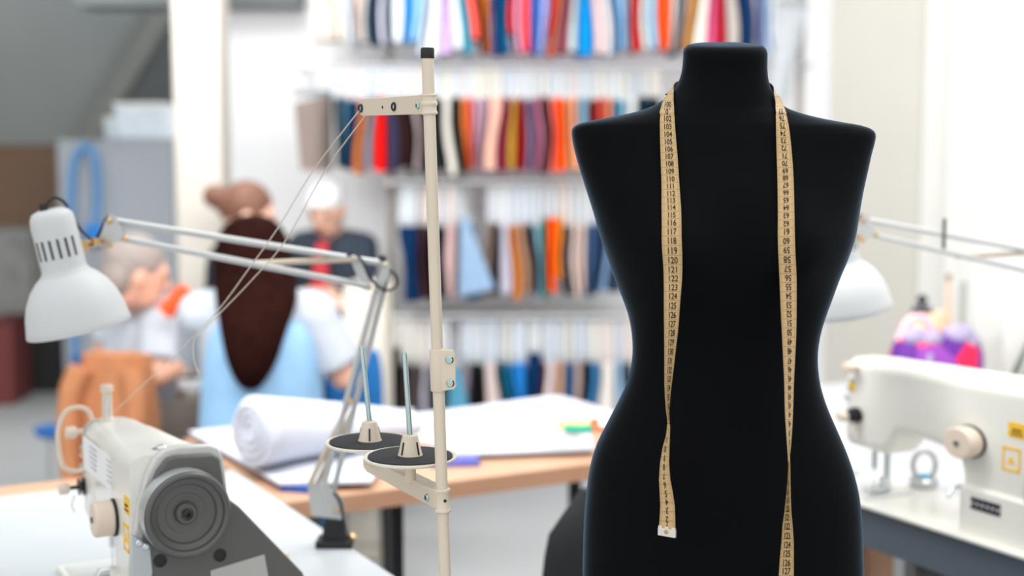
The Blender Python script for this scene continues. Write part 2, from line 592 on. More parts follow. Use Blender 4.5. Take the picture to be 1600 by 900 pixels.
def sewing_machine(name, label):
    t = thing(name, label, 'sewing machine')
    # arm, head and pillar in one casting
    bm = B()
    st = [(-0.352, -0.030, 0.010, 0.110, 0.215, 0.02), (-0.350, -0.044, 0.018, 0.094, 0.229, 0.02), (-0.342, -0.052, 0.022, 0.086, 0.235, 0.02),
          (-0.300, -0.055, 0.026, 0.084, 0.238, 0.02), (-0.272, -0.055, 0.028, 0.086, 0.238, 0.02), (-0.262, -0.054, 0.030, 0.100, 0.238, 0.02),
          (-0.252, -0.054, 0.032, 0.122, 0.238, 0.02), (-0.235, -0.055, 0.034, 0.128, 0.239, 0.02), (-0.150, -0.057, 0.042, 0.120, 0.240, 0.02),
          (-0.135, -0.058, 0.044, 0.108, 0.240, 0.02), (-0.126, -0.059, 0.045, 0.080, 0.240, 0.02), (-0.120, -0.060, 0.046, 0.010, 0.240, 0.02),
          (-0.100, -0.060, 0.048, 0.006, 0.241, 0.02), (-0.050, -0.060, 0.050, 0.006, 0.242, 0.02), (-0.030, -0.060, 0.050, 0.006, 0.243, 0.02)]
    rings = []
    for x, y0, y1, z0, z1, r in st:
        rr = min(r, (z1 - z0) / 2.2, (y1 - y0) / 2.2)
        rings.append([Vector((x, y, z)) for y, z in rrect(y0, y1, z0, z1, rr, 5)])
    add_rings(bm, rings)
    obj('body', bm, CREAM, t, angle=50)
    bm = B(); add_box(bm, (-0.072, -0.006, 0.041), (0.112, 0.122, 0.078)); obj('pillar_foot', bm, CREAM, t, bevel=0.006)
    bm = B(); add_box(bm, (-0.20, 0.0, 0.004), (0.40, 0.17, 0.008)); obj('bed_plate', bm, CREAM, t, bevel=0.003)
    bm = B(); add_box(bm, (-0.335, -0.02, 0.0092), (0.10, 0.11, 0.0025)); add_box(bm, (-0.315, -0.02, 0.0112), (0.022, 0.05, 0.002)); obj('needle_plate', bm, mat('satin_plate', (222, 224, 222), 0.4, metal=0.4), t, bevel=0.001)
    # needle bar, needle, presser foot
    bm = B(); add_cyl(bm, (-0.315, -0.02, 0.05), (-0.315, -0.02, 0.09), 0.0045); add_cyl(bm, (-0.315, -0.02, 0.014), (-0.315, -0.02, 0.05), 0.0012); obj('needle_bar', bm, CHROME, t)
    bm = B(); add_cyl(bm, (-0.305, -0.004, 0.025), (-0.305, -0.004, 0.09), 0.005); add_box(bm, (-0.309, -0.02, 0.016), (0.016, 0.045, 0.006)); add_box(bm, (-0.307, -0.006, 0.026), (0.012, 0.014, 0.02)); obj('presser_foot', bm, CHROME, t, bevel=0.001)
    # end housing: pale border and dark cover with the belt guard
    MX = Matrix(((0, 0, 1, 0), (1, 0, 0, 0), (0, 1, 0, 0), (0, 0, 0, 1)))
    def at(x):
        return Matrix.Translation((x, 0, 0)) @ MX
    border = [(-0.066, 0.006), (-0.066, 0.10), (-0.061, 0.140), (-0.053, 0.185), (-0.042, 0.222), (-0.030, 0.243), (-0.018, 0.251), (0.0, 0.254), (0.040, 0.251), (0.052, 0.245), (0.058, 0.232), (0.062, 0.19), (0.062, 0.006)]
    bm = B(); add_prism(bm, border, at(-0.032), 0.014); obj('border', bm, mat('border_pale', (206, 206, 202), 0.3, metal=0.2), t, bevel=0.004, segs=3)
    cover = [(-0.050, 0.006), (-0.050, 0.128), (-0.047, 0.165), (-0.041, 0.200), (-0.030, 0.226), (-0.018, 0.240), (-0.008, 0.243), (0.040, 0.240), (0.050, 0.234), (0.055, 0.20), (0.060, 0.180), (0.074, 0.168), (0.159, 0.068), (0.164, 0.056), (0.164, 0.006)]
    bm = B(); add_prism(bm, cover, at(-0.020), 0.012); obj('belt_cover', bm, GREYMET, t, bevel=0.003)
    for y, z, r in ((-0.030, 0.112, 0.0085), (0.047, 0.108, 0.0085)):
        bm = B(); add_lathe(bm, [(r, 0), (r, 0.0012), (r * 0.8, 0.0012), (r * 0.8, 0.0003), (0.0, 0.0003)], (-0.0082, y, z), (1, 0, 0), 20); obj('cover_hole', bm, BLACK, t)
    bm = B(); add_prism(bm, [(0.034, 0.02), (0.034, 0.090), (0.106, 0.101), (0.118, 0.02)], at(-0.008), 0.0015); obj('rating_plate', bm, GREYLABEL, t)
    bm = B(); add_prism(bm, [(-0.066, 0.02), (-0.066, 0.152), (-0.058, 0.146), (-0.042, 0.132), (-0.040, 0.10), (-0.048, 0.05), (-0.050, 0.02)], at(-0.012), 0.006); br = obj('side_bracket', bm, SILVER, t, bevel=0.0015)
    for y, z in ((-0.0565, 0.139), (-0.048, 0.133)):
        bm = B(); add_lathe(bm, [(0.0045, 0), (0.0045, 0.002), (0.003, 0.0035), (0, 0.0035)], (-0.006, y, z), (1, 0, 0), 14); obj('screw', bm, CHROME, br)
    # handwheel
    R = 0.0545
    prof = [(0.040, -0.028), (R - 0.004, -0.028), (R, -0.024), (R, 0.006), (R - 0.002, 0.0095), (R - 0.005, 0.010), (R - 0.008, 0.0075), (R - 0.0095, 0.003), (0.0385, 0.0005), (0.0372, -0.0035), (0.0365, -0.0042), (0.0262, -0.0052), (0.0252, -0.0060), (0.0145, -0.0068), (0.0135, -0.001), (0.0118, 0.0008), (0.0085, 0.0008), (0.0078, -0.0005), (0.0, -0.0005)]
    bm = B(); add_lathe(bm, prof, (0.012, 0, 0.173), (1, 0, 0), 64); hw = obj('handwheel', bm, WHEELM, t, angle=25)
    bm = B(); add_lathe(bm, [(R + 0.0004, -0.024), (R + 0.0008, -0.02), (R + 0.0008, 0.002), (R + 0.0004, 0.005)], (0.012, 0, 0.173), (1, 0, 0), 64, cap=False); obj('rim', bm, SILVER, hw)
    bm = B(); add_lathe(bm, [(0.0065, 0), (0.0065, 0.004), (0.0052, 0.005), (0.0035, 0.005), (0.0035, 0.001), (0, 0.001)], (0.012, 0, 0.173), (1, 0, 0), 6); obj('hub_screw', bm, mat('dark_steel', (60, 58, 56), 0.35, metal=0.7), hw)
    # stitch dial
    bm = B(); add_lathe(bm, [(0.025, 0), (0.025, 0.004), (0.0, 0.004)], (-0.117, -0.0585, 0.146), (0, -1, 0), 32); obj('dial_seat', bm, BLACK, t)
    bm = B(); add_lathe(bm, [(0.0225, 0.0), (0.0235, 0.002), (0.0235, 0.022), (0.0215, 0.025), (0.0, 0.0255)], (-0.117, -0.0635, 0.146), (0, -1, 0), 40); d = obj('stitch_dial', bm, KNOB, t, angle=25)
    bm = B(); add_lathe(bm, [(0.004, 0), (0.004, 0.002), (0, 0.002)], (-0.117, -0.0888, 0.146), (0, -1, 0), 14); obj('dial_pin', bm, GREYMET, d)
    # reverse lever below the dial
    bm = B(); add_tube(bm, [(-0.128, -0.058, 0.075), (-0.130, -0.078, 0.072), (-0.132, -0.084, 0.058)], 0.0032); obj('reverse_lever', bm, CHROME, t)
    # thread tension on the head
    bm = B(); add_lathe(bm, [(0.013, 0), (0.013, 0.003), (0.006, 0.004), (0.006, 0.006), (0.012, 0.007), (0.012, 0.009), (0.003, 0.010), (0.003, 0.022), (0, 0.022)], (-0.322, -0.055, 0.142), (0, -1, 0), 24); td = obj('tension_disc', bm, mat('dark_chrome', (70, 72, 74), 0.25, metal=0.8), t)
    bm = B(); add_lathe(bm, [(0.007, 0), (0.0085, 0.003), (0.0085, 0.012), (0.007, 0.014), (0, 0.014)], (-0.322, -0.077, 0.142), (0, -1, 0), 20); obj('knob', bm, KNOB, td)
    bm = B(); add_tube(bm, [(-0.318, -0.07, 0.132), (-0.318, -0.075, 0.118), (-0.312, -0.072, 0.108)], 0.0012); obj('check_spring', bm, CHROME, td)
    bm = B(); add_lathe(bm, [(0.0045, 0), (0.0045, 0.008), (0.0085, 0.010), (0.0095, 0.016), (0.0085, 0.024), (0, 0.026)], (-0.325, -0.054, 0.222), (0, -1, 0), 20); obj('upper_knob', bm, KNOB, t)
    # take-up guard: bent cream tube over the head's front
    bm = B(); add_tube(bm, smooth_path([(-0.330, -0.040, 0.236), (-0.332, -0.044, 0.249), (-0.334, -0.058, 0.256), (-0.336, -0.076, 0.250), (-0.338, -0.086, 0.225), (-0.338, -0.086, 0.195), (-0.336, -0.080, 0.170), (-0.332, -0.064, 0.163), (-0.328, -0.052, 0.165)]), 0.0036, 10); obj('take_up_guard', bm, KNOB, t)
    bm = B()
    for z in (0.186, 0.168, 0.198):
        add_lathe(bm, [(0.0035, 0), (0.0035, 0.004), (0, 0.005)], (-0.335 + (z - 0.186) * 0.3, -0.0535, z), (0, -1, 0), 12)
    obj('thread_guide', bm, CHROME, t)
    # spool post on top
    bm = B(); add_lathe(bm, [(0.0115, -0.004), (0.011, 0.002), (0.0075, 0.005), (0.0068, 0.040), (0.0092, 0.041), (0.0095, 0.049), (0.008, 0.051), (0, 0.051)], (-0.312, -0.022, 0.238), (0, 0, 1), 24); sp = obj('thread_post', bm, KNOB, t, angle=30)
    bm = B(); add_cyl(bm, (-0.296, -0.026, 0.236), (-0.297, -0.024, 0.276), 0.0026); obj('pin', bm, CHROME, sp)
    # oil window on the ridge
    bm = B(); add_lathe(bm, [(0.013, 0), (0.013, 0.001), (0.008, 0.002), (0.006, 0.005), (0.003, 0.006), (0, 0.006)], (-0.068, -0.008, 0.2410), (0, 0, 1), 24); obj('oil_window', bm, CHROME, t)
    # paper label with rows of small print, stickers, plate
    bm = B(); add_box(bm, (-0.208, -0.0575, 0.197), (0.185, 0.0016, 0.046), Matrix.Rotation(math.radians(1.0), 3, 'Z')); lb = obj('paper_label', bm, PALELABEL, t)
    bm = B()
    for i in range(5):
        for x0, w in ((-0.268, 0.05), (-0.175, 0.06)):
            add_box(bm, (x0 + w / 2, -0.0584 - (x0 + w / 2 + 0.208) * -0.0175, 0.213 - i * 0.007), (w * random.uniform(0.75, 1), 0.0006, 0.0015))
    obj('small_print', bm, GREYINK, lb)
    bm = B()
    add_box(bm, (-0.047, -0.0603, 0.178), (0.026, 0.0012, 0.022)); add_box(bm, (-0.054, -0.0603, 0.150), (0.026, 0.0012, 0.004)); add_box(bm, (-0.054, -0.0603, 0.118), (0.026, 0.0012, 0.004))
    for x in (-0.066, -0.042):
        add_box(bm, (x, -0.0603, 0.134), (0.003, 0.0012, 0.034))
    add_prism(bm, [(-0.006, -0.005), (0.006, -0.005), (0, 0.007)], Matrix.Translation((-0.054, -0.0600, 0.133)) @ Matrix.Rotation(PI / 2, 4, 'X'), 0.001)
    obj('warning_sticker', bm, YELLOW, t)
    bm = B(); add_box(bm, (-0.047, -0.0612, 0.178), (0.014, 0.0006, 0.003)); add_box(bm, (-0.047, -0.0612, 0.172), (0.018, 0.0006, 0.002)); obj('sticker_print', bm, INK, t)
    bm = B(); add_box(bm, (-0.333, -0.0536, 0.187), (0.012, 0.0012, 0.014)); obj('small_sticker', bm, YELLOW, t)
    bm = B(); add_box(bm, (-0.085, -0.0678, 0.056), (0.046, 0.0012, 0.018)); pl = obj('name_plate', bm, mat('navy_plate', (28, 34, 52), 0.4), t, bevel=0.002)
    bm = B()
    for i in range(6):
        add_box(bm, (-0.105 + i * 0.008, -0.0687, 0.056), (0.004, 0.0006, 0.005))
    obj('plate_print', bm, GREYLABEL, pl)
    return t

WH = P(288, 800, 1.75)
m1 = sewing_machine('sewing_machine', 'cream industrial sewing machine with its dark grey handwheel towards the viewer')
m1.location = (WH.x, WH.y, 0.78); m1.rotation_euler = (0, 0, TH)
m2 = copy_tree(m1)
m2['label'] = 'cream industrial sewing machine seen from its front, on the table beside the dress form'
q = P(1356, 600, 2.55)
o2 = Vector((q.x, q.y, 0)) + EX * (0.350 * 1.33)
for ch in list(m2.children):
    if ch.name.split('.')[0] in ('take_up_guard', 'thread_post', 'paper_label', 'warning_lever'):
        for g in list(ch.children):
            bpy.data.objects.remove(g)
        bpy.data.objects.remove(ch)
m2.scale = (1.33, 1.1, 1.07)
m2.location = (o2.x, o2.y, 0.78)

# peg behind the near machine
pg = PZ(446, 884, 0.78)
t = thing('thread_peg', 'short cream peg behind the grey belt cover of the near machine', 'peg', (pg.x, pg.y, 0.78))
bm = B(); add_lathe(bm, [(0.006, 0), (0.006, 0.018), (0.0045, 0.02), (0, 0.02)], (0, 0, 0), (0, 0, 1), 16); obj('peg_body', bm, KNOB, t)
bm = B(); add_lathe(bm, [(0.009, 0), (0.009, 0.003), (0.006, 0.004)], (0, 0, 0), (0, 0, 1), 16); obj('collar', bm, KNOB, t)

# bobbin winder ring on the right table
bw = PZ(1443, 768, 0.78)
t = thing('bobbin_winder', 'pale ring shaped bobbin winder standing on the white table', 'bobbin winder', (bw.x, bw.y, 0.789))
bm = B(); add_lathe(bm, [(0.024, 0), (0.026, 0.004), (0.026, 0.014), (0.022, 0.018), (0, 0.018)], (0, 0, 0), (0, 0, 1), 24); obj('base', bm, SILVER, t)
bm = B(); add_tube(bm, [Vector((0.0205 * math.cos(a), 0, 0.040 + 0.026 * math.sin(a))) for a in [2 * PI * k / 32 for k in range(33)]], 0.0055, 10); obj('ring', bm, ARMG, t)
bm = B(); add_ball(bm, (0, 0, 0.0205), (0.013, 0.010, 0.004)); obj('blue_pad', bm, mat('cyan_pad', (90, 180, 215), 0.5), t)
cl = PZ(1494, 786, 0.78)
bm = B(); add_tube(bm, [cl + Vector(v) for v in ((-0.012, 0, 0.004), (0.0, 0.004, 0.006), (0.012, -0.002, 0.004), (0.016, 0.004, 0.004))], 0.003, 8)
tag(obj('thread_clipping', bm, mat('olive_thread', (176, 172, 130), 0.8)), 'small olive thread clipping beside the foot of the machine', 'thread')

# ------------------------------------------------------------------ thread stand
def thread_stand():
    dp = 1.548
    base = P(699, 1010, dp); base.z = 0.78
    t = thing('thread_stand', 'beige thread stand with two empty spool pins on the white sewing table', 'thread stand', base)
    top = P(668, 90, dp); tip = P(668, 80, dp)
    d = (P(695, 900, dp) - P(668, 90, dp)).normalized()
    low = top + d * ((0.78 - top.z) / d.z)
    r = 0.0066
    bm = B(); add_tube(bm, [low, low + (top - low) * 0.4, top], r, 20); obj('pole', bm, BEIGE, t, world=True)
    bm = B(); add_lathe(bm, [(r + 0.0004, 0), (r + 0.0008, 0.001), (r + 0.0008, 0.010), (r, 0.0115), (0, 0.0118)], top - (tip - top).normalized() * 0.001, tip - top, 24); obj('end_cap', bm, BLACK, t, world=True)
    bm = B(); add_lathe(bm, [(0.028, 0), (0.028, 0.004), (0.012, 0.008), (0.010, 0.02), (0.0066, 0.02)], low, (0, 0, 1), 24); obj('flange', bm, BEIGE, t, world=True)
    A = -EX     # arms run away from the viewer
    SIDE = Vector((A.y, -A.x, 0))
    if SIDE.dot(CAM - base) < 0:
        SIDE = -SIDE
    def on_pole(py):
        k = (P(680, py, dp).z - low.z) / (top.z - low.z)
        return low + (top - low) * k
    # upper thread guide arm
    c = on_pole(163)
    bm = B(); add_lathe(bm, [(r, -0.011), (r + 0.0022, -0.011), (r + 0.0028, -0.009), (r + 0.0014, -0.007), (r + 0.0014, -0.002), (r + 0.0026, -0.001), (r + 0.0026, 0.002), (r + 0.0014, 0.003), (r + 0.0014, 0.008), (r + 0.0028, 0.009), (r + 0.0022, 0.011), (r, 0.011)], c, top - low, 24, cap=False)
    arm_len = 0.185
    def bar_pt(s, h, off):
        return c + A * s + Vector((0, 0, h)) + SIDE * off
    outl = [(0.0, -0.0105), (0.0, 0.0105), (arm_len - 0.006, 0.0100), (arm_len, 0.006), (arm_len, -0.0065), (arm_len - 0.006, -0.0100)]
    add_rings(bm, [[bar_pt(s, h, 0.0045) for s, h in outl], [bar_pt(s, h, 0.0025) for s, h in outl]])
    add_rings(bm, [[bar_pt(s, h, 0.0025) for s, h in [(0, .0085), (0, .0105), (arm_len - .004, .0100), (arm_len - .004, .008)]], [bar_pt(s, h, -0.006) for s, h in [(0, .0085), (0, .0105), (arm_len - .004, .0100), (arm_len - .004, .008)]]])
    ua = obj('guide_arm', bm, BEIGE, t, world=True, bevel=0.0008)
    for s in (0.178, 0.082):
        p = bar_pt(s, -0.001, 0.0045)
        bm = B(); add_lathe(bm, [(0.0052, 0), (0.0052, 0.0015), (0.0042, 0.0025), (0.0032, 0.002), (0.003, 0.0002), (0, 0.0002)], p, SIDE, 20); e = obj('eyelet', bm, BLACK, ua, world=True)
        bm = B(); add_lathe(bm, [(0.0031, 0.0), (0.0031, 0.0006), (0, 0.0006)], p, SIDE, 16); obj('eyelet_core', bm, WHITE, e, world=True)
    bm = B(); add_lathe(bm, [(0.0018, 0), (0.0018, 0.0004), (0, 0.0004)], bar_pt(0.115, -0.001, 0.0045), SIDE, 12); obj('bolt_hole', bm, BLACK, ua, world=True)
    bm = B(); add_lathe(bm, [(0.0042, 0), (0.0042, 0.0012), (0.0028, 0.0025), (0.0012, 0.0025), (0.0012, 0.0015), (0, 0.0015)], bar_pt(0.018, -0.001, 0.0045), SIDE, 6); obj('screw', bm, ZINC, ua, world=True)
    eye = bar_pt(0.178, -0.004, 0.0075)
    eye2 = bar_pt(0.168, -0.010, 0.004)
    # coupling clamp
    c = on_pole(578)
    bm = B(); hh = 0.0235
    add_lathe(bm, [(r, -hh), (r + 0.0018, -hh), (r + 0.0022, -hh + 0.001), (r + 0.0022, hh - 0.001), (r + 0.0018, hh), (r, hh)], c, top - low, 28, cap=False)
    out2 = [(0.0, -hh + 0.001), (0.0175, -hh + 0.003), (0.0195, -hh + 0.006), (0.0195, hh - 0.005), (0.0175, hh - 0.001), (0.0, hh)]
    def cp(x, z, o):
        return c + Vector((x, o, 0)) + (top - low).normalized() * z
    add_rings(bm, [[cp(x, z, -0.0075) for x, z in out2], [cp(x, z, -0.0045) for x, z in out2]])
    add_rings(bm, [[cp(x, z, -0.001) for x, z in out2], [cp(x, z, 0.002) for x, z in out2]])
    cl = obj('coupling', bm, BEIGE, t, world=True, bevel=0.0006)
    for z in (0.0125, -0.0135):
        p = cp(0.0135, z, -0.0075)
        bm = B(); add_lathe(bm, [(0.0045, 0), (0.0045, 0.001), (0.0032, 0.0025), (0.0014, 0.0025), (0.0012, 0.0012), (0, 0.0012)], p, (0, -1, 0), 18); obj('screw', bm, ZINC, cl, world=True)
    # lower arm with two spool discs
    c = on_pole(780)
    bm = B(); add_lathe(bm, [(r, -0.0145), (r + 0.0024, -0.0145), (r + 0.003, -0.012), (r + 0.0016, -0.010), (r + 0.0016, 0.008), (r + 0.0030, 0.010), (r + 0.0024, 0.0125), (r, 0.0125)], c, top - low, 24, cap=False)
    L2 = 0.205
    def b2(s, h, off):
        return c + A * s + Vector((0, 0, h)) + SIDE * off
    for off in (0.0085, -0.0085):
        o2_ = [(0.0, -0.0095), (0.0, 0.0105), (L2 - 0.01, 0.0105), (L2, 0.006), (L2, -0.004), (L2 - 0.01, -0.0085)]
        add_rings(bm, [[b2(s, h, off + 0.001) for s, h in o2_], [b2(s, h, off - 0.001) for s, h in o2_]])
    add_rings(bm, [[b2(0.0, 0.009, 0.009), b2(L2, 0.009, 0.009), b2(L2, 0.009, -0.009), b2(0.0, 0.009, -0.009)], [b2(0.0, 0.0108, 0.009), b2(L2, 0.0108, 0.009), b2(L2, 0.0108, -0.009), b2(0.0, 0.0108, -0.009)]])
    la = obj('spool_arm', bm, BEIGE, t, world=True, bevel=0.0008)
    bm = B(); add_lathe(bm, [(0.0045, 0), (0.0045, 0.0012), (0.003, 0.0028), (0.0012, 0.0028), (0.0012, 0.0015), (0, 0.0015)], b2(0.018, -0.001, 0.0095), SIDE, 18); obj('screw', bm, ZINC, la, world=True)
    bm = B(); add_lathe(bm, [(0.0018, 0), (0.0018, 0.0004), (0, 0.0004)], c + Vector((0.0035, -0.0078, 0)), (0.35, -1, 0), 12); obj('bolt_hole', bm, BLACK, la, world=True)
    cen = []
    for px, py, Y in ((641, 713, 1.600), (578, 690, 1.683)):
        p = P(px, py, Y)
        cen.append(p)
    z = (cen[0].z + cen[1].z) / 2
    for i, p in enumerate(cen):
        p = Vector((p.x, p.y, cen[0].z if i == 0 else cen[1].z))
        bm = B(); add_lathe(bm, [(0.006, -0.010), (0.011, -0.004), (0.050, -0.0035), (0.0535, -0.0015), (0.0535, 0.0005), (0.052, 0.001), (0.048, -0.0008), (0.0, -0.0008)], p, (0, 0, 1), 48); dsk = obj('spool_disc', bm, mat('disc_cream', (230, 222, 206), 0.4, var=0.01), t, world=True, angle=25)
        bm = B(); add_lathe(bm, [(0.0485, -0.0006), (0.0485, 0.0012), (0.047, 0.0018), (0.0, 0.0018)], p, (0, 0, 1), 48); obj('felt_pad', bm, RUBBER, dsk, world=True)
        bm = B(); add_lathe(bm, [(0.0145, 0.0019), (0.0135, 0.004), (0.0095, 0.022), (0.0085, 0.0245), (0.006, 0.0255), (0, 0.0255)], p, (0, 0, 1), 24); cone = obj('spool_cone', bm, BEIGE, t, world=True, angle=30)
        bm = B()
        for k, az in enumerate((0, 90, 180, 270)):
            a = math.radians(az + (4 if i else 50))
            u = Vector((math.cos(a), math.sin(a), 0))
            add_box(bm, p + u * 0.01195 + Vector((0, 0, 0.0105)), (0.0012, 0.0021, 0.0150), Matrix.Rotation(a, 3, 'Z') @ Matrix.Rotation(math.radians(-13), 3, 'Y'))
        obj('slot', bm, BLACK, cone, world=True)
        tipp = P(632, 551, 1.600) if i == 0 else P(565, 541, 1.683)
        bm = B(); add_tube(bm, [p + Vector((0, 0, 0.022)), tipp - (tipp - p).normalized() * 0.002, tipp], [0.0031, 0.0031, 0.002], 14); obj('spool_pin', bm, ZINC, t, world=True)
        ztop = c.z + 0.0108
        bm = B(); add_cyl(bm, Vector((p.x, p.y, ztop - 0.004)), Vector((p.x, p.y, p.z - 0.006)), 0.0065); obj('spacer', bm, BEIGE, t, world=True)
    return eye, eye2
eye, eye2 = thread_stand()

# two strands from the guide eyelet down to the machine's thread post
post = Vector((WH.x, WH.y, 0.78)) + EX * (-0.312) + EY * (-0.022) + Vector((0, 0, 0.222))
post = post + Vector((0.011, -0.004, -0.002)) + Vector((0, 0, 0.03))
THREADM = mat('thread_beige', (214, 202, 188), 0.7, var=0.03)
def strand(pts, label, name='sewing_thread'):
    bm = B(); add_tube(bm, smooth_path(pts, 8), 0.00075, 6)
    tag(obj(name, bm, THREADM), label, 'thread', 'threads from the thread stand')
strand([eye, P(489, 267, 1.765), P(435, 355, 1.80), P(388, 421, 1.83), P(342, 483, 1.86), P(283, 545, 1.92), post], 'pale sewing thread running from the end eyelet to the post on the machine')
strand([eye2, P(508, 267, 1.765), P(446, 376, 1.80), P(393, 438, 1.83), P(342, 491, 1.855), P(318, 515, 1.87), P(303, 532, 1.875), P(303, 560, 1.875), P(311, 586, 1.875)], 'pale sewing thread with a loose end dangling before the dark haired woman')

# ------------------------------------------------------------------ jointed desk lamp
def desk_lamp():
    bp = PZ(524, 852, 0.78)
    t = thing('desk_lamp', 'white jointed desk lamp clamped to the white sewing table behind the cream machine', 'desk lamp', bp)
    Yb = bp.y
    # clamp
    bm = B()
    add_box(bm, bp + Vector((0, 0, 0.006)), (0.058, 0.045, 0.012))
    add_rings(bm, [[bp + Vector((sx * 0.021, sy * 0.016, 0.010)) for sx, sy in ((-1, -1), (1, -1), (1, 1), (-1, 1))], [bp + Vector((sx * 0.0145, sy * 0.014, 0.044)) for sx, sy in ((-1, -1), (1, -1), (1, 1), (-1, 1))]])
    ed = bp + EY * 0.045
    cl = obj('clamp', bm, BLACK, t, world=True, bevel=0.002)
    bm = B(); add_lathe(bm, [(0.006, 0), (0.006, 0.008), (0.004, 0.009), (0, 0.009)], bp + Vector((0.026, -0.006, 0.012)), (0.5, -0.3, 0.6), 12); obj('screw', bm, BRASS, cl, world=True)
    # lower bracket plates
    Y1 = Yb
    pl = [(480, 757), (510, 756), (536, 778), (541, 813), (487, 806)]
    bm = B()
    for off in (-0.012, 0.010):
        add_rings(bm, [[P(x, y, Y1 + off) for x, y in pl], [P(x, y, Y1 + off + 0.0015) for x, y in pl]])
    add_cyl(bm, P(523, 812, Y1), P(525, 826, Y1), 0.006)
    lb = obj('lower_bracket', bm, ARMG, t, world=True)
    bm = B(); add_lathe(bm, [(0.006, 0), (0.006, 0.003), (0.0035, 0.006), (0, 0.006)], P(525, 796, Y1 - 0.012), (0, -1, 0), 14); obj('pivot_bolt', bm, SPRING, lb, world=True)
    # lower arms
    def bar(bm, p, q, r=0.0048):
        add_tube(bm, [p, q], r, 10)
    Ye = Yb - 0.02
    for (x0, y0, x1, y1, o) in ((504, 765, 588, 452, -0.008), (520, 772, 606, 424, 0.004)):
        bm = B(); bar(bm, P(x0, y0, Yb + o), P(x1, y1, Ye + o)); obj('lower_arm', bm, ARMG, t, world=True)
    bm = B()
    for (x0, y0, x1, y1, o) in ((483, 758, 546, 628, -0.014), (492, 762, 552, 640, 0.012)):
        add_tube(bm, [P(x0, y0, Yb + o), P(x1, y1, Yb + o)], 0.0042, 10)
    obj('lower_spring', bm, SPRING, t, world=True)
    bm = B(); add_cyl(bm, P(547, 626, Yb - 0.022), P(547, 626, Yb + 0.02), 0.004, 12); obj('spring_peg', bm, BRASS, t, world=True)
    # elbow plates
    bm = B()
    ep = [(552, 400), (600, 406), (607, 416), (604, 428), (588, 456), (572, 452), (546, 412)]
    for off in (-0.010, 0.009):
        add_rings(bm, [[P(x, y, Ye + off) for x, y in [(546, 402), (562, 400), (580, 440), (578, 455), (566, 452)]], [P(x, y, Ye + off + 0.0015) for x, y in [(546, 402), (562, 400), (580, 440), (578, 455), (566, 452)]]])
        add_rings(bm, [[P(x, y, Ye + off) for x, y in [(584, 448), (600, 408), (611, 412), (606, 430), (596, 460), (584, 462)]], [P(x, y, Ye + off + 0.0015) for x, y in [(584, 448), (600, 408), (611, 412), (606, 430), (596, 460), (584, 462)]]])
    el = obj('elbow_bracket', bm, ARMG, t, world=True)
    for x, y in ((602, 414), (578, 447), (590, 452), (552, 405)):
        bm = B(); add_lathe(bm, [(0.0042, 0), (0.0042, 0.002), (0.0025, 0.004), (0, 0.004)], P(x, y, Ye - 0.010), (0, -1, 0), 12); obj('rivet', bm, SPRING, el, world=True)
    bm = B(); add_ball(bm, P(598, 404, Ye), (0.006, 0.008, 0.006)); obj('elbow_cap', bm, BLACK, t, world=True)
    # upper arms
    Yw = 2.06
    for (x0, y0, x1, y1, o) in ((602, 412, 180, 345, 0.0), (580, 448, 188, 372, -0.006)):
        bm = B(); bar(bm, P(x0, y0, Ye + o), P(x1, y1, Yw + o), 0.005); obj('upper_arm', bm, ARMG, t, world=True)
    bm = B(); add_tube(bm, [P(556, 405, Ye - 0.016), P(388, 412, Ye - 0.045)], 0.0045, 10); obj('upper_spring', bm, SPRING, t, world=True)
    # wrist plate and neck joint
    wp = [(172, 333), (181, 338), (199, 374), (162, 384), (154, 377), (164, 346)]
    bm = B()
    for off in (-0.010, 0.008):
        add_rings(bm, [[P(x, y, Yw + off) for x, y in wp], [P(x, y, Yw + off + 0.0015) for x, y in wp]])
    wr = obj('wrist_bracket', bm, ARMG, t, world=True)
    for x, y in ((171, 345), (196, 373), (160, 376), (172, 383)):
        bm = B(); add_lathe(bm, [(0.0045, 0), (0.0045, 0.002), (0.003, 0.004), (0, 0.004)], P(x, y, Yw - 0.010), (0, -1, 0), 12); obj('rivet', bm, BRASS, wr, world=True)
    bm = B(); add_tube(bm, [P(118, 386, 2.01), P(140, 381, 2.03), P(160, 378, Yw)], 0.005, 12); add_cyl(bm, P(150, 384, 2.03), P(150, 372, 2.03), 0.007, 14); add_cyl(bm, P(130, 394, 2.01), P(128, 374, 2.01), 0.008, 14); obj('neck_joint', bm, BRASS, t, world=True)
    # shade
    Ys = 2.0
    mouth = P(124, 513, Ys); tp = P(77, 327, Ys - 0.012)
    ax = (tp - mouth); L = ax.length; u = ax.normalized()
    k = L / 0.19
    prof_o = [(0.0795, 0.0), (0.0805, 0.002), (0.0785, 0.012), (0.0755, 0.030), (0.0690, 0.050), (0.0590, 0.068), (0.0470, 0.082), (0.0380, 0.089), (0.0345, 0.093), (0.0340, 0.100), (0.0340, 0.165), (0.0325, 0.178), (0.0280, 0.186), (0.0180, 0.190), (0.0, 0.191)]
    prof_i = [(0.0, 0.185), (0.028, 0.18), (0.032, 0.165), (0.032, 0.098), (0.045, 0.080), (0.057, 0.066), (0.067, 0.049), (0.0735, 0.030), (0.0770, 0.010), (0.0785, 0.001), (0.0795, 0.0)]
    bm = B(); add_lathe(bm, [(r * k, h * k) for r, h in prof_o + prof_i], mouth, u, 56, cap=False); sh = obj('lamp_shade', bm, LAMPW, t, world=True, angle=50)
    Bm = basis(u)
    bm = B()
    cam_dir = (CAM - tp).normalized()
    cl2 = Bm.inverted() @ cam_dir
    a_c = math.atan2(cl2.y, cl2.x)
    side = Bm.inverted() @ RGT
    a_r = math.atan2(side.y, side.x)
    SLOT = 0.0
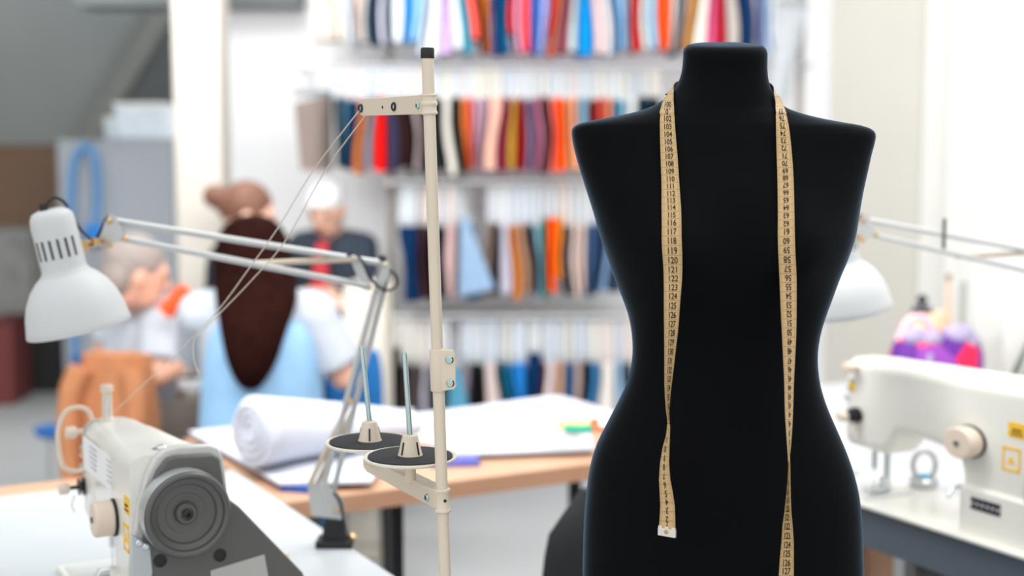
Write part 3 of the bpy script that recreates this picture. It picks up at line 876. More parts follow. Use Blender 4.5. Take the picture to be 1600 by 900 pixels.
    for j in range(-3, 3):
        a = a_c + j * 0.36 + SLOT
        c = mouth + Bm @ Vector((0.0338 * k * math.cos(a), 0.0338 * k * math.sin(a), 0.130 * k))
        rot = Bm @ Matrix.Rotation(a, 3, 'Z')
        add_box(bm, c, (0.0018, 0.0032, 0.030 * k), rot)
    obj('vent_slot', bm, BLACK, sh, world=True)
    bm = B(); add_ball(bm, mouth + u * 0.045, (0.026, 0.026, 0.032)); obj('light_bulb', bm, mat('bulb_glass', (238, 238, 235), 0.2), t, world=True)
    bm = B(); add_cyl(bm, P(70, 331, Ys - 0.02), P(67.5, 319, Ys - 0.02), 0.0062, 14); obj('socket_cap', bm, BLACK, t, world=True)
    bm = B(); add_tube(bm, smooth_path([P(72, 325, Ys - 0.02), P(77, 314, Ys - 0.02), P(88, 309, Ys - 0.02), P(101, 317, Ys - 0.01), P(115, 341, Ys), P(130, 364, Ys + 0.03), P(147, 374, Yw), P(154, 366, Yw), P(165, 344, Yw), P(174, 335, Yw)]), 0.0021, 8); obj('power_cord', bm, BLACK, t, world=True)
    bm = B(); add_tube(bm, smooth_path([P(174, 335, Yw), P(186, 352, Yw), P(198, 374, Yw)]), 0.0015, 8); obj('power_cord', bm, BLACK, t, world=True)
    bm = B(); add_tube(bm, smooth_path([P(540, 402, Ye - 0.02), P(553, 396, Ye - 0.02), P(566, 408, Ye - 0.02), P(578, 434, Ye - 0.02), P(594, 450, Ye - 0.02), P(610, 453, Ye - 0.01), P(621, 444, Ye), P(619, 430, Ye), P(606, 421, Ye), P(601, 424, Ye), P(602, 440, Ye), P(600, 458, Ye)]), 0.0021, 8); obj('power_cord', bm, BLACK, t, world=True)
    bm = B(); add_tube(bm, smooth_path([P(522, 770, Yb - 0.015), P(530, 782, Yb - 0.02), P(535, 800, Yb - 0.02), P(537, 822, Yb - 0.015), P(534, 836, Yb - 0.01)]), 0.0024, 8); obj('power_cord', bm, BLACK, t, world=True)
    return t, P(165, 368, Yw)
lamp, wrist = desk_lamp()
lamp2 = copy_tree(lamp)
lamp2['label'] = 'pale desk lamp reaching out from behind the black dress form over the right sewing table'
dlt = P(1338, 363, 2.42) - wrist
lamp2.location = lamp.location + dlt
for ch in lamp2.children:
    if ch.name.startswith('clamp'):
        ch.location.z += 0.022
bm = B(); pp = P(1475, 372, 2.46)
add_tube(bm, [pp + Vector((0, 0, -0.022)), pp + Vector((0, 0, 0.034))], 0.0035, 10)
obj('tension_post', bm, GREYMET, lamp2, world=True)

# ------------------------------------------------------------------ dress form
FORM = mat('form_black', (5, 6, 8), 0.8, var=0.1, bump=0.08, bscale=700, sheen=0.4, spec=0.10)
FORM.node_tree.nodes['Principled BSDF'].inputs['Sheen Tint'].default_value = (0.45, 0.72, 1.0, 1)  # blue tint puts cool window rim light into the sheen colour
FORM.node_tree.nodes['Principled BSDF'].inputs['Sheen Roughness'].default_value = 0.25
Y0 = 1.62
prof = [  # pixel row, left edge, right edge, front depth, back depth, squareness
    (88, 1068, 1198, .048, .048, 2.2), (110, 1066, 1198, .047, .049, 2.2), (127, 1061, 1200, .048, .050, 2.2), (145, 1050, 1206, .050, .054, 2.2),
    (158, 1034, 1214, .052, .058, 2.3), (168, 1014, 1226, .054, .062, 2.4), (176, 988, 1246, .057, .066, 2.5), (184, 948, 1276, .060, .068, 2.6),
    (191, 912, 1312, .063, .070, 2.8), (196, 899, 1340, .065, .071, 3.0), (202, 894, 1357, .067, .073, 3.0), (210, 893.5, 1363, .070, .075, 3.0), (222, 895, 1362, .074, .078, 2.9),
    (240, 899, 1357, .080, .082, 2.8), (265, 906, 1351, .090, .086, 2.7), (300, 917, 1342, .105, .088, 2.6), (335, 928, 1335, .118, .088, 2.5), (365, 936, 1329, .126, .087, 2.5),
    (400, 948, 1317, .126, .084, 2.5), (430, 958, 1306, .118, .081, 2.4), (460, 970, 1296, .106, .078, 2.4), (490, 981, 1286, .095, .075, 2.4), (515, 986.5, 1279, .088, .074, 2.4),
    (545, 989, 1274.5, .084, .075, 2.4), (575, 986.5, 1275, .084, .078, 2.4), (605, 978, 1280, .086, .083, 2.4), (635, 964.5, 1290, .090, .090, 2.4), (665, 949, 1303, .095, .098, 2.4),
    (700, 932, 1318, .100, .106, 2.4), (735, 922, 1330, .104, .112, 2.4), (770, 917, 1338, .106, .116, 2.4), (810, 913.5, 1342, .107, .118, 2.4), (860, 911.5, 1344, .107, .118, 2.4),
    (910, 911, 1345, .106, .116, 2.4), (980, 914, 1342, .102, .112, 2.4)]
NS = 72
def form_ring(py, l, r, f_, b_, n, slant=0.0):
    L, Rr = P(l, py, Y0), P(r, py, Y0)
    cx, z, a = (L.x + Rr.x) / 2, L.z, (Rr.x - L.x) / 2
    out = []
    for k in range(NS):
        t_ = 2 * PI * k / NS
        c, s = math.cos(t_), math.sin(t_)
        x = a * math.copysign(abs(c) ** (2 / n), c)
        dd = f_ if s < 0 else b_
        y = dd * math.copysign(abs(s) ** (2 / n), s)
        # two gentle bust domes on the front
        if s < 0 and 290 < py < 470:
            g = math.exp(-((py - 375) / 55.0) ** 2)
            u_ = abs(x) / a
            y -= 0.016 * g * (math.exp(-((u_ - 0.48) / 0.22) ** 2) - 0.75 * math.exp(-(u_ / 0.2) ** 2))
        out.append(Vector((cx + x, Y0 + y, z + slant * y)))
    return out
dm = thing('dress_form', 'black fabric dress form torso with a yellow measuring tape round its neck', 'dress form', (P(1128, 700, Y0).x, Y0, 0))
rings = []
dense = []
for i in range(len(prof) - 1):
    a, b = prof[i], prof[i + 1]
    p0, p3 = prof[max(0, i - 1)], prof[min(len(prof) - 1, i + 2)]
    for k in range(3):
        t_ = k / 3
        row = []
        for j in range(6):
            if j == 0:
                row.append(a[0] + (b[0] - a[0]) * t_)
            else:
                m0 = (b[j] - p0[j]) / max(1e-6, (b[0] - p0[0])) * (b[0] - a[0])
                m1 = (p3[j] - a[j]) / max(1e-6, (p3[0] - a[0])) * (b[0] - a[0])
                h00, h10, h01, h11 = 2 * t_**3 - 3 * t_**2 + 1, t_**3 - 2 * t_**2 + t_, -2 * t_**3 + 3 * t_**2, t_**3 - t_**2
                row.append(h00 * a[j] + h10 * m0 + h01 * b[j] + h11 * m1)
        dense.append(row)
dense.append(list(prof[-1]))
SL = 0.14
for row in dense:
    s_ = SL * max(0.0, min(1.0, (140 - row[0]) / 52.0))
    rings.append(form_ring(*row, slant=s_))
bm = B(); add_rings(bm, list(reversed(rings)))
bvh_form = None
body = obj('torso', bm, FORM, dm, world=True, angle=60)
# slanted neck cap with rounded rim
cap_rows = [(88, 1068, 1198, .048, .048, 2.2, SL), (82, 1068, 1198, .048, .048, 2.2, SL), (76, 1070, 1196, .0465, .0465, 2.2, SL), (71.5, 1075, 1192, .043, .043, 2.2, SL), (69.5, 1084, 1182, .037, .037, 2.2, SL), (68.5, 1100, 1166, .026, .026, 2.1, SL), (68.0, 1120, 1146, .01, .01, 2.0, SL)]
bm = B(); add_rings(bm, list(reversed([form_ring(*r) for r in cap_rows]))); obj('neck_cap', bm, FORM, dm, world=True, angle=70)
tmp = B()
for r in rings:
    pass
vr = add_rings(tmp, list(reversed(rings)))
tmp.verts.ensure_lookup_table()
bmesh.ops.recalc_face_normals(tmp, faces=tmp.faces)
bvh_form = BVHTree.FromBMesh(tmp)
tmp.free()
def hit(px, py):
    d = ray(px, py).normalized()
    h, n, i, dist = bvh_form.ray_cast(CAM, d)
    return h, n
# stand
bx_ = P(1128, 700, Y0).x
bm = B(); add_lathe(bm, [(0.055, 0.845), (0.055, 0.83), (0.02, 0.82), (0.016, 0.80), (0.016, 0.10), (0.022, 0.09), (0.03, 0.07)], (bx_, Y0, 0), (0, 0, 1), 24); obj('stand_pole', bm, NAVYM, dm, world=True)
bm = B(); add_lathe(bm, [(0.17, 0.0), (0.17, 0.012), (0.15, 0.022), (0.05, 0.05), (0.03, 0.075), (0.0, 0.075)], (bx_, Y0, 0), (0, 0, 1), 40); obj('stand_base', bm, NAVYM, dm, world=True)

# ------------------------------------------------------------------ measuring tape
def lerp_tab(tab, x):
    if x <= tab[0][0]:
        return tab[0][1:]
    for a, b in zip(tab, tab[1:]):
        if x <= b[0]:
            t_ = (x - a[0]) / (b[0] - a[0])
            return tuple(p + (q - p) * t_ for p, q in zip(a[1:], b[1:]))
    return tab[-1][1:]
LT = [(150, 1047, 1055), (158, 1041, 1054.5), (165, 1036.5, 1054), (180, 1031, 1053.5), (210, 1031, 1055), (240, 1032, 1058), (282, 1034, 1061), (330, 1035, 1064), (365, 1037, 1066), (400, 1038, 1067), (434, 1038, 1066), (475, 1037.5, 1062), (510, 1038, 1060), (550, 1038.5, 1055), (580, 1038.5, 1052), (600, 1038.5, 1049), (620, 1039.5, 1047), (640, 1041, 1045.5), (656, 1043.2, 1046), (668, 1042.5, 1046.5), (680, 1041, 1046.2), (700, 1035.5, 1045.5), (725, 1031.5, 1045), (750, 1030, 1047), (770, 1031, 1051), (790, 1032, 1054), (815, 1030.5, 1055), (832, 1029.5, 1055)]
RT = [(150, 1205, 1210), (158, 1207, 1215.5), (165, 1209, 1220), (180, 1211, 1227), (200, 1211.5, 1232), (240, 1212.5, 1236), (280, 1213.5, 1238.5), (330, 1215, 1240), (380, 1216.5, 1242), (430, 1218, 1244), (480, 1220, 1244.5), (520, 1222, 1244), (560, 1224, 1242), (600, 1226, 1240), (640, 1226.5, 1239), (680, 1229, 1237), (700, 1230.5, 1235.2), (715, 1231.6, 1233.8), (728, 1232, 1234.3), (750, 1231, 1234.5), (780, 1228, 1235.2), (800, 1226, 1236), (820, 1223, 1238), (850, 1221, 1240), (870, 1219, 1240), (900, 1217, 1240), (940, 1215, 1242)]
L_TW, R_TW = 660, 722        # rows where the tape is edge-on
WT = 0.0205
def form_depth(cx, py):
    h, n = hit(cx, py)
    return h.y if h is not None else Y0
def push(p):
    loc, n, i_, d_ = bvh_form.find_nearest(p)
    if loc is not None and (p - loc).dot(n) < 0.0032 and d_ < 0.03:
        return loc + n * 0.0032
    return p
def surf(px, py, off):
    h, n = hit(px, py)
    if h is None:
        return None
    return h + n.normalized() * off if n.dot(CAM - h) > 0 else h - n.normalized() * off
def tape_side(tab, twist, sgn):
    """list of (row, centre, side vector, width) from the neck down; the side vector points right in the photo before the twist"""
    out = []
    ymin, ymax = tab[0][0], tab[-1][0]
    py = ymin
    bust = min(form_depth(sum(lerp_tab(tab, y)) / 2, y) for y in range(340, 430, 10)) - 0.004
    while py <= ymax + 0.01:
        l, r = lerp_tab(tab, py)
        cx = (l + r) / 2
        yd = form_depth(cx, min(py, 900)) - 0.0045
        if py > 380:
            yd = min(yd, bust)
        k = max(0.0, min(1.0, (py - 420) / 160.0))
        yd -= 0.008 * k
        c = P(cx, py, yd)
        full = WT * FPX / (c - CAM).dot(FWD)
        cs = max(0.05, min(0.995, (r - l) / full))
        ph = math.acos(cs)
        w = WT
        dl = math.sin(ph) * WT / 2
        if py <= twist:
            EA, EZ = P(l, py, yd - dl), P(r, py, yd + dl)
        else:
            EA, EZ = P(r, py, yd - dl), P(l, py, yd + dl)
        c = (EA + EZ) / 2
        sv = (EZ - EA).normalized()
        w = (EZ - EA).length
        if py < 460:
            A, Z = surf(l, py, 0.0032), surf(r, py, 0.0032)
            if A is None:
                A = surf(l + 4, py, 0.0032)
            if Z is None:
                Z = surf(r - 4, py, 0.0032)
            if A is not None and Z is not None:
                k2 = max(0.0, min(1.0, (py - 380) / 80.0))
                A2, Z2 = EA, EZ
                A, Z = A.lerp(A2, k2), Z.lerp(Z2, k2)
                A, Z = push(A), push(Z)
                c = (A + Z) / 2
                pc_ = push(c)
                A, Z, c = A + (pc_ - c), Z + (pc_ - c), pc_
                w = max(0.012, (Z - A).length)
                sv = (Z - A).normalized()
        out.append((py, c, sv, w))
        py += 3
    return out
tl = tape_side(LT, L_TW, -1)
tr = tape_side(RT, R_TW, 1)
def smooth_rows(lst, lo, hi, win=6):
    E = [(c - s * w / 2, c + s * w / 2) for _p, c, s, w in lst]
    out = []
    for i, (py, c, s, w) in enumerate(lst):
        if lo < py < hi:
            m_ = min(win, i, len(lst) - 1 - i)
            A, Z = Vector((0, 0, 0)), Vector((0, 0, 0))
            for j in range(i - m_, i + m_ + 1):
                A += E[j][0]; Z += E[j][1]
            A /= 2 * m_ + 1; Z /= 2 * m_ + 1
            c, s, w = (A + Z) / 2, (Z - A).normalized(), (Z - A).length
        out.append((py, c, s, w))
    return out
tl, tr = smooth_rows(tl, 180, 620), smooth_rows(tr, 180, 690)
def nL(py):   # front numbers of the hanging half beside the viewer's left
    tab = [(150, 98.4), (168, 100), (189, 102), (212, 104), (235, 106), (258, 108), (282, 110), (305, 112), (327, 114), (351, 116), (377, 118), (405, 120), (434, 122), (462.5, 124), (492, 126), (520, 128), (549, 130), (578, 132), (606, 134), (635, 136), (850, 151)]
    return lerp_tab(tab, py)[0]
def nR(py):
    tab = [(150, 78.8), (178, 77), (200, 75), (222, 73), (246, 71), (269.5, 69), (292.5, 67), (316, 65), (340, 63), (364.5, 61), (391, 59), (419, 57), (448, 55), (477, 53), (505, 51), (534, 49), (564, 47), (592, 45), (620, 43), (648, 41), (892, 24), (950, 20)]
    return lerp_tab(tab, py)[0]
# ribbon from the left end, up, round the back of the neck, down the other side; side vector = towards the neck
rib = []
for py, c, s, w in reversed(tl):
    rib.append((c, s, nL(py), w))
cL, cR = tl[0][1], tr[0][1]
xc = (cL.x + cR.x) / 2
for k in range(1, 24):
    a = PI * k / 24
    ha = (cR.x - cL.x) / 2 + 0.003 * math.sin(a)
    yb = max(cL.y, cR.y)
    c = Vector((xc - ha * math.cos(a), cL.y + (cR.y - cL.y) * k / 24 + (Y0 + 0.064 - yb) * math.sin(a), cL.z + 0.012 * math.sin(a) + (cR.z - cL.z) * k / 24))
    rad = Vector((-math.cos(a), math.sin(a), 0))
    s = (Vector((0, 0, 0.85)) - rad * 0.5).normalized()
    s0 = tl[0][2] if k < 12 else -tr[0][2]
    w = min(1.0, min(k, 24 - k) / 6.0)
    s = (s * w + s0 * (1 - w)).normalized()
    rib.append((c, s, 98.4 + (78.8 - 98.4) * k / 24, WT))
for py, c, s, w in tr:
    rib.append((c, -s, nR(py), w))
tm = bpy.data.materials.new('tape_yellow')
tm.use_nodes = True
nt = tm.node_tree
bs = nt.nodes['Principled BSDF']
bs.inputs['Roughness'].default_value = 0.45
uv = nt.nodes.new('ShaderNodeUVMap')
sx = nt.nodes.new('ShaderNodeSeparateXYZ')
nt.links.new(uv.outputs['UV'], sx.inputs[0])
def mth(op, a, b=None, c=None):
    n = nt.nodes.new('ShaderNodeMath'); n.operation = op
    for i, v in enumerate((a, b, c)):
        if v is None:
            continue
        if isinstance(v, (int, float)):
            n.inputs[i].default_value = v
        else:
            nt.links.new(v, n.inputs[i])
    return n.outputs[0]
u_, v_ = sx.outputs['X'], sx.outputs['Y']
mm = mth('LESS_THAN', mth('FRACT', mth('ADD', mth('MULTIPLY', v_, 10.0), 0.15)), 0.30)
edge = mth('GREATER_THAN', mth('ABSOLUTE', mth('SUBTRACT', u_, 0.5)), 0.35)
t1_ = mth('MULTIPLY', mm, edge)
hc = mth('LESS_THAN', mth('FRACT', mth('ADD', v_, 0.54)), 0.06)
l1 = mth('MULTIPLY', hc, mth('LESS_THAN', mth('ABSOLUTE', mth('SUBTRACT', u_, 0.5)), 0.5))
ln = mth('MAXIMUM', mth('MULTIPLY', t1_, 0.55), mth('MULTIPLY', l1, 0.6))
nz = nt.nodes.new('ShaderNodeTexNoise'); nz.inputs['Scale'].default_value = 160
mxa = nt.nodes.new('ShaderNodeMix'); mxa.data_type = 'RGBA'
mxa.inputs[6].default_value = rgb(196, 160, 106); mxa.inputs[7].default_value = rgb(212, 178, 126)
nt.links.new(nz.outputs['Fac'], mxa.inputs[0])
mxb = nt.nodes.new('ShaderNodeMix'); mxb.data_type = 'RGBA'
mxb.inputs[7].default_value = rgb(70, 50, 30)
nt.links.new(ln, mxb.inputs[0]); nt.links.new(mxa.outputs[2], mxb.inputs[6])
nt.links.new(mxb.outputs[2], bs.inputs['Base Color'])
bm = B()
uvl = bm.loops.layers.uv.new('UVMap')
rows = []
TT = 0.0005
for i, (c, s, n, w) in enumerate(rib):
    t_ = (rib[min(i + 1, len(rib) - 1)][0] - rib[max(i - 1, 0)][0]).normalized()
    nn = s.cross(t_).normalized()
    qa, qb = c - s * w / 2, c + s * w / 2
    if w == WT:
        qa, qb = push(qa), push(qb)
    rows.append([(bm.verts.new(qa + nn * TT / 2), 0.0, n), (bm.verts.new(qb + nn * TT / 2), 1.0, n), (bm.verts.new(qb - nn * TT / 2), 1.0, n), (bm.verts.new(qa - nn * TT / 2), 0.0, n)])
for i in range(len(rows) - 1):
    for j in range(4):
        k = (j + 1) % 4
        q = (rows[i][j], rows[i][k], rows[i + 1][k], rows[i + 1][j])
        f = bm.faces.new([x[0] for x in q])
        for lp, x in zip(f.loops, q):
            lp[uvl].uv = (x[1], x[2])
tape = thing('measuring_tape', 'yellow measuring tape with black numbers hanging round the neck of the dress form', 'measuring tape', (xc, Y0, 1.4))
obj('tape_band', bm, tm, tape, world=True)
# printed numbers
_glyph = {}
def glyphs(txt):
    if txt not in _glyph:
        cu = bpy.data.curves.new('t', 'FONT')
        cu.body = txt; cu.size = 1.0; cu.align_x = 'CENTER'; cu.resolution_u = 3; cu.offset = 0.012
        ob = bpy.data.objects.new('t', cu); COL.objects.link(ob)
        dg = bpy.context.evaluated_depsgraph_get()
        me = bpy.data.meshes.new_from_object(ob.evaluated_get(dg))
        vs = [(v.co.x, v.co.y - 0.35) for v in me.vertices]
        fs = [tuple(p.vertices) for p in me.polygons]
        bpy.data.objects.remove(ob); bpy.data.curves.remove(cu); bpy.data.meshes.remove(me)
        _glyph[txt] = (vs, fs)
    return _glyph[txt]
bm = B()
def at_row(lst, py):
    for a, b in zip(lst, lst[1:]):
        if a[0] <= py <= b[0]:
            t_ = (py - a[0]) / (b[0] - a[0])
            return a[1].lerp(b[1], t_), (a[2].lerp(b[2], t_)).normalized(), (b[1] - a[1]).normalized()
    a, b = (lst[0], lst[1]) if py < lst[0][0] else (lst[-2], lst[-1])
    t_ = (py - a[0]) / (b[0] - a[0])
    return a[1].lerp(b[1], t_), (a[2].lerp(b[2], t_)).normalized(), (b[1] - a[1]).normalized()
def put(lst, py, txt, flip, sp=14.3):
    h = 0.0073 * min(1.0, sp / 14.3)
    hp = 0.70 * sp
    vs, fs = glyphs(txt)
    c0, s0, d0 = at_row(lst, py)
    sg = 1.0 if s0.x > 0 else -1.0
    new = []
    for x, y in vs:
        x *= 0.74
        if flip:
            x, y = -x, -y
        yy = py - y / 0.7 * hp
        r_ = at_row(lst, max(lst[0][0], min(lst[-1][0], yy)))
        c, s, d = r_
        sc = s * sg
        nn = sc.cross(-d).normalized()
        if nn.dot(CAM - c) < 0:
            nn = -nn
        new.append(bm.verts.new(c + sc * (x * h / 0.7) + nn * 0.0008))
    for f in fs:
        try:
            bm.faces.new([new[i] for i in f])
        except ValueError:
            pass
for n in range(100, 139):
    ys = [y for y in [150 + 0.5 * k for k in range(1000)] if nL(y) >= n]
    if ys and ys[0] < 650 and ys[0] > 160:
        put(tl, ys[0], str(n), False, 11.6 if n < 116 else (13.0 if n < 119 else 14.3))
obj('printed_numbers', bm, INK, tape, world=True, smooth=False); bm = B()
for k, y in enumerate((825, 812, 798, 784.5, 771.5, 758, 744, 730, 716, 702, 688)):
    put(tl, y - (1 if k == 0 else 0), str(k + 1), True)
obj('printed_numbers', bm, INK, tape, world=True, smooth=False); bm = B()
for n in range(77, 36, -1):
    ys = [y for y in [150 + 0.5 * k for k in range(1200)] if nR(y) <= n]
    if ys and 160 < ys[0] < 712:
        put(tr, ys[0], str(n), True, 11.6 if n > 61 else (13.0 if n > 58 else 14.3))
obj('printed_numbers', bm, INK, tape, world=True, smooth=False); bm = B()
for n, y in ((128, 905.5), (127, 892), (126, 879), (125, 864.5), (124, 851), (123, 837), (122, 822), (121, 808), (120, 795), (119, 782), (118, 769), (117, 756)):
    put(tr, y, str(n), False)
obj('printed_numbers', bm, INK, tape, world=True, smooth=False)
def end_clip(lst, py):
    c, s, d = at_row(lst, py)
    sx = s if s.x > 0 else -s
    sx = Vector((sx.x, sx.y, 0)).normalized()
    up = Vector((0, 0, 1)); n = sx.cross(up)
    if n.y > 0:
        n = -n
    R3 = Matrix((sx, -n, up)).transposed()
    bm = B()
    add_box(bm, c, (0.0207, 0.0030, 0.0085), R3)
    for k in (-0.78, 0.0, 0.78):
        add_box(bm, c + sx * (k * 0.0100) + up * 0.0050, (0.0040, 0.0030, 0.003), R3)
    clip = obj('metal_end_clip', bm, mat('clip_metal', (228, 222, 212), 0.35, metal=0.4), tape, world=True, bevel=0.0004)
    bm = B(); add_lathe(bm, [(0.0026, 0), (0.0024, 0.0007), (0.0014, 0.0009), (0.0012, 0.0003), (0, 0.0003)], c + n * 0.0014 + up * 0.001, n, 16); obj('rivet', bm, BRASS, clip, world=True)
end_clip(tl, 832)
end_clip(tr, 938)

# ------------------------------------------------------------------ swatch rack
YR = 6.0
YF = YR - 0.13
ORD = ['first', 'second', 'third', 'fourth', 'fifth', 'sixth', 'seventh', 'eighth', 'ninth', 'tenth', 'eleventh', 'twelfth', 'thirteenth', 'fourteenth', 'fifteenth', 'sixteenth', 'seventeenth', 'eighteenth', 'nineteenth']
def ordw(n):
    if n <= 19:
        return ORD[n - 1]
    tens = {2: 'twent', 3: 'thirt', 4: 'fort', 5: 'fift', 6: 'sixt'}[n // 10]
    return tens + 'ieth' if n % 10 == 0 else tens + 'y-' + ORD[n % 10 - 1]

ROW1 = [  # left, right, colour, name [, bottom row, left/right at the bottom]
    (486, 518, (205, 192, 180), 'beige flowered'), (518, 531, (232, 226, 216), 'cream'), (531, 545, (222, 224, 224), 'pearl grey'), (545, 554, (196, 212, 230), 'pale blue'),
    (554, 568, (240, 208, 186), 'peach'), (568, 583, (212, 214, 216), 'light grey'), (583, 600, (16, 44, 62), 'midnight teal'), (600, 610, (214, 214, 232), 'lavender white'),
    (610, 617, (48, 70, 88), 'slate'), (617, 635, (224, 228, 236), 'icy white'), (635, 645, (0, 150, 222), 'bright blue'), (645, 661, (150, 200, 242), 'sky blue'),
    (661, 673, (196, 206, 214), 'silver blue'), (673, 690, (232, 232, 236), 'white'), (690, 703, (206, 176, 220), 'lilac'), (703, 716, (234, 234, 236), 'chalk white'),
    (716, 725, (40, 164, 192), 'turquoise'), (725, 740, (255, 98, 84), 'coral'), (740, 747, (48, 30, 30), 'dark brown'), (747, 762, (206, 106, 20), 'burnt orange'),
    (762, 770, (176, 190, 232), 'periwinkle'), (770, 784, (0, 48, 122), 'navy'), (784, 799, (0, 92, 134), 'petrol blue'), (799, 809, (234, 34, 24), 'scarlet'),
    (809, 819, (216, 158, 190), 'mauve pink'), (819, 832, (248, 84, 92), 'coral red'), (832, 843, (46, 110, 194), 'royal blue'), (843, 858, (150, 160, 218), 'lavender blue'),
    (858, 866, (210, 20, 22), 'red'), (866, 876, (242, 112, 82), 'salmon'), (876, 881, (130, 140, 140), 'grey green'), (881, 891, (168, 60, 82), 'dusty burgundy'),
    (891, 903, (190, 204, 206), 'pale grey teal'), (903, 920, (0, 138, 212), 'cobalt blue'), (920, 933, (232, 204, 204), 'blush pink'), (933, 946, (226, 222, 226), 'off white'),
    (946, 954, (34, 120, 170), 'steel blue'), (954, 972, (144, 188, 228), 'baby blue'), (972, 985, (172, 168, 180), 'grey mauve'), (985, 1001, (218, 10, 12), 'bright red'),
    (1001, 1015, (216, 220, 215), 'pale grey'), (1015, 1029, (168, 202, 228), 'powder blue'), (1029, 1046, (252, 82, 16), 'orange'), (1046, 1057, (228, 206, 198), 'shell pink'),
    (1057, 1067, (82, 112, 134), 'slate blue'), (1067, 1077, (228, 182, 152), 'sand pink'), (1077, 1088, (212, 152, 48), 'ochre'), (1088, 1107, (232, 230, 222), 'ivory'),
    (1107, 1116, (238, 100, 152), 'hot pink'), (1116, 1127, (192, 30, 52), 'crimson'), (1127, 1144, (194, 184, 178), 'taupe'), (1144, 1164, (8, 50, 94), 'dark navy'),
    (1164, 1174, (210, 202, 222), 'pale lilac'), (1174, 1184, (0, 100, 174), 'sapphire'), (1184, 1200, (192, 212, 238), 'misty blue'), (1200, 1215, (218, 222, 228), 'silver grey')]
ROW2 = [
    (521, 533, (22, 32, 48), 'dark navy patterned'), (533, 546, (64, 102, 122), 'grey teal'), (546, 560, (0, 58, 98), 'ink blue'), (560, 576, (184, 106, 58), 'copper brown'),
    (576, 589, (130, 126, 136), 'grey'), (589, 604, (226, 18, 14), 'red'), (604, 621, (54, 50, 76), 'dark plum'), (621, 633, (60, 34, 30), 'dark brown'), (633, 642, (12, 12, 14), 'black'),
    (642, 655, (164, 148, 148), 'greige'), (655, 667, (26, 22, 22), 'brown black'), (667, 684, (40, 42, 42), 'charcoal'), (684, 691, (14, 30, 30), 'green black'), (691, 706, (222, 218, 208), 'off white'),
    (706, 720, (10, 12, 14), 'jet black'), (720, 729, (244, 146, 74), 'apricot'), (729, 738, (236, 84, 62), 'coral red'), (738, 751, (196, 154, 172), 'mauve pink'), (751, 764, (180, 150, 166), 'dusty mauve'),
    (764, 786, (236, 182, 162), 'peach'), (786, 797, (132, 20, 62), 'plum red'), (797, 809, (184, 134, 50), 'ochre'), (809, 820, (142, 0, 10), 'dark red'), (820, 829, (134, 116, 146), 'mauve grey'),
    (829, 836, (110, 60, 102), 'purple'), (836, 845, (216, 134, 156), 'rose pink'), (845, 857, (14, 22, 36), 'blue black'), (857, 867, (240, 116, 104), 'salmon'), (867, 881, (250, 82, 8), 'orange'),
    (881, 890, (216, 146, 92), 'tan'), (890, 902, (240, 166, 130), 'pale apricot'), (902, 920, (112, 148, 170), 'steel blue'), (920, 931, (124, 8, 20), 'maroon'), (931, 945, (196, 72, 60), 'rust'),
    (945, 958, (216, 134, 102), 'terracotta'), (958, 970, (18, 132, 164), 'teal'), (970, 980, (176, 204, 222), 'ice blue'), (980, 997, (204, 206, 206), 'pale grey'), (997, 1014, (12, 42, 54), 'dark teal'), (1014, 1032, (10, 30, 42), 'blackish teal')]
ROW3 = [
    (619, 653, (4, 44, 84), 'navy'), (653, 661, (94, 62, 78), 'plum brown'), (661, 674, (40, 20, 20), 'dark brown'), (674, 688, (28, 26, 32), 'charcoal'), (688, 695, (10, 36, 66), 'ink blue'),
    (695, 712, (222, 186, 184), 'pale pink'), (712, 719, (130, 118, 112), 'grey brown'), (760, 772, (132, 112, 102), 'taupe'), (772, 780, (14, 14, 18), 'black'), (780, 796, (190, 184, 200), 'lilac grey'),
    (796, 807, (220, 134, 62), 'amber'), (807, 822, (168, 128, 106), 'camel'), (822, 833, (10, 16, 28), 'blue black'), (833, 846, (130, 166, 184), 'grey blue'), (846, 854, (0, 132, 96), 'emerald'),
    (854, 870, (255, 82, 8), 'vivid orange'), (870, 881, (255, 150, 40), 'yellow orange'), (881, 893, (74, 70, 76), 'dark grey'), (893, 905, (222, 198, 188), 'shell pink'), (905, 918, (212, 190, 182), 'pale beige'),
    (918, 932, (62, 92, 132), 'slate blue'), (932, 946, (40, 62, 92), 'dark slate'), (946, 962, (120, 150, 184), 'dusty blue'), (962, 980, (44, 56, 76), 'dark blue grey')]
ROW4 = [
    (597, 610, (56, 54, 58), 'charcoal'), (610, 623, (14, 14, 18), 'black'), (623, 641, (62, 56, 56), 'brown grey'), (641, 657, (92, 82, 82), 'dark taupe'), (657, 668, (206, 202, 214), 'pale lilac'), (668, 700, (52, 60, 66), 'iron grey'),
    (719, 735, (152, 142, 150), 'grey mauve'), (735, 755, (12, 12, 14), 'jet black'), (755, 776, (226, 206, 202), 'blush'), (776, 787, (0, 78, 96), 'dark teal'), (787, 799, (30, 120, 164), 'blue teal'),
    (799, 824, (34, 126, 206), 'bright blue'), (824, 848, (2, 46, 88), 'navy'), (848, 853, (110, 20, 40), 'maroon'), (853, 869, (232, 216, 216), 'pale pink'), (869, 885, (196, 154, 128), 'tan'),
    (885, 897, (40, 102, 156), 'denim blue'), (897, 913, (178, 158, 152), 'greige'), (913, 924, (12, 22, 40), 'blue black'), (924, 940, (58, 122, 170), 'mid blue'), (940, 964, (228, 222, 214), 'ivory'),
    (964, 976, (164, 198, 226), 'sky blue'), (976, 992, (30, 46, 58), 'dark slate')]
CUSTOM = {  # special outlines: (row, name) -> (top row, bottom row, left-bottom, right-bottom)
}
_cm = {}
def cloth_mat(c):
    if c not in _cm:
        _cm[c] = mat('cloth_%d_%d_%d' % c, c, 0.9, var=0.07, scale=30, bump=0.3, bscale=180, spec=0.15)
    return _cm[c]
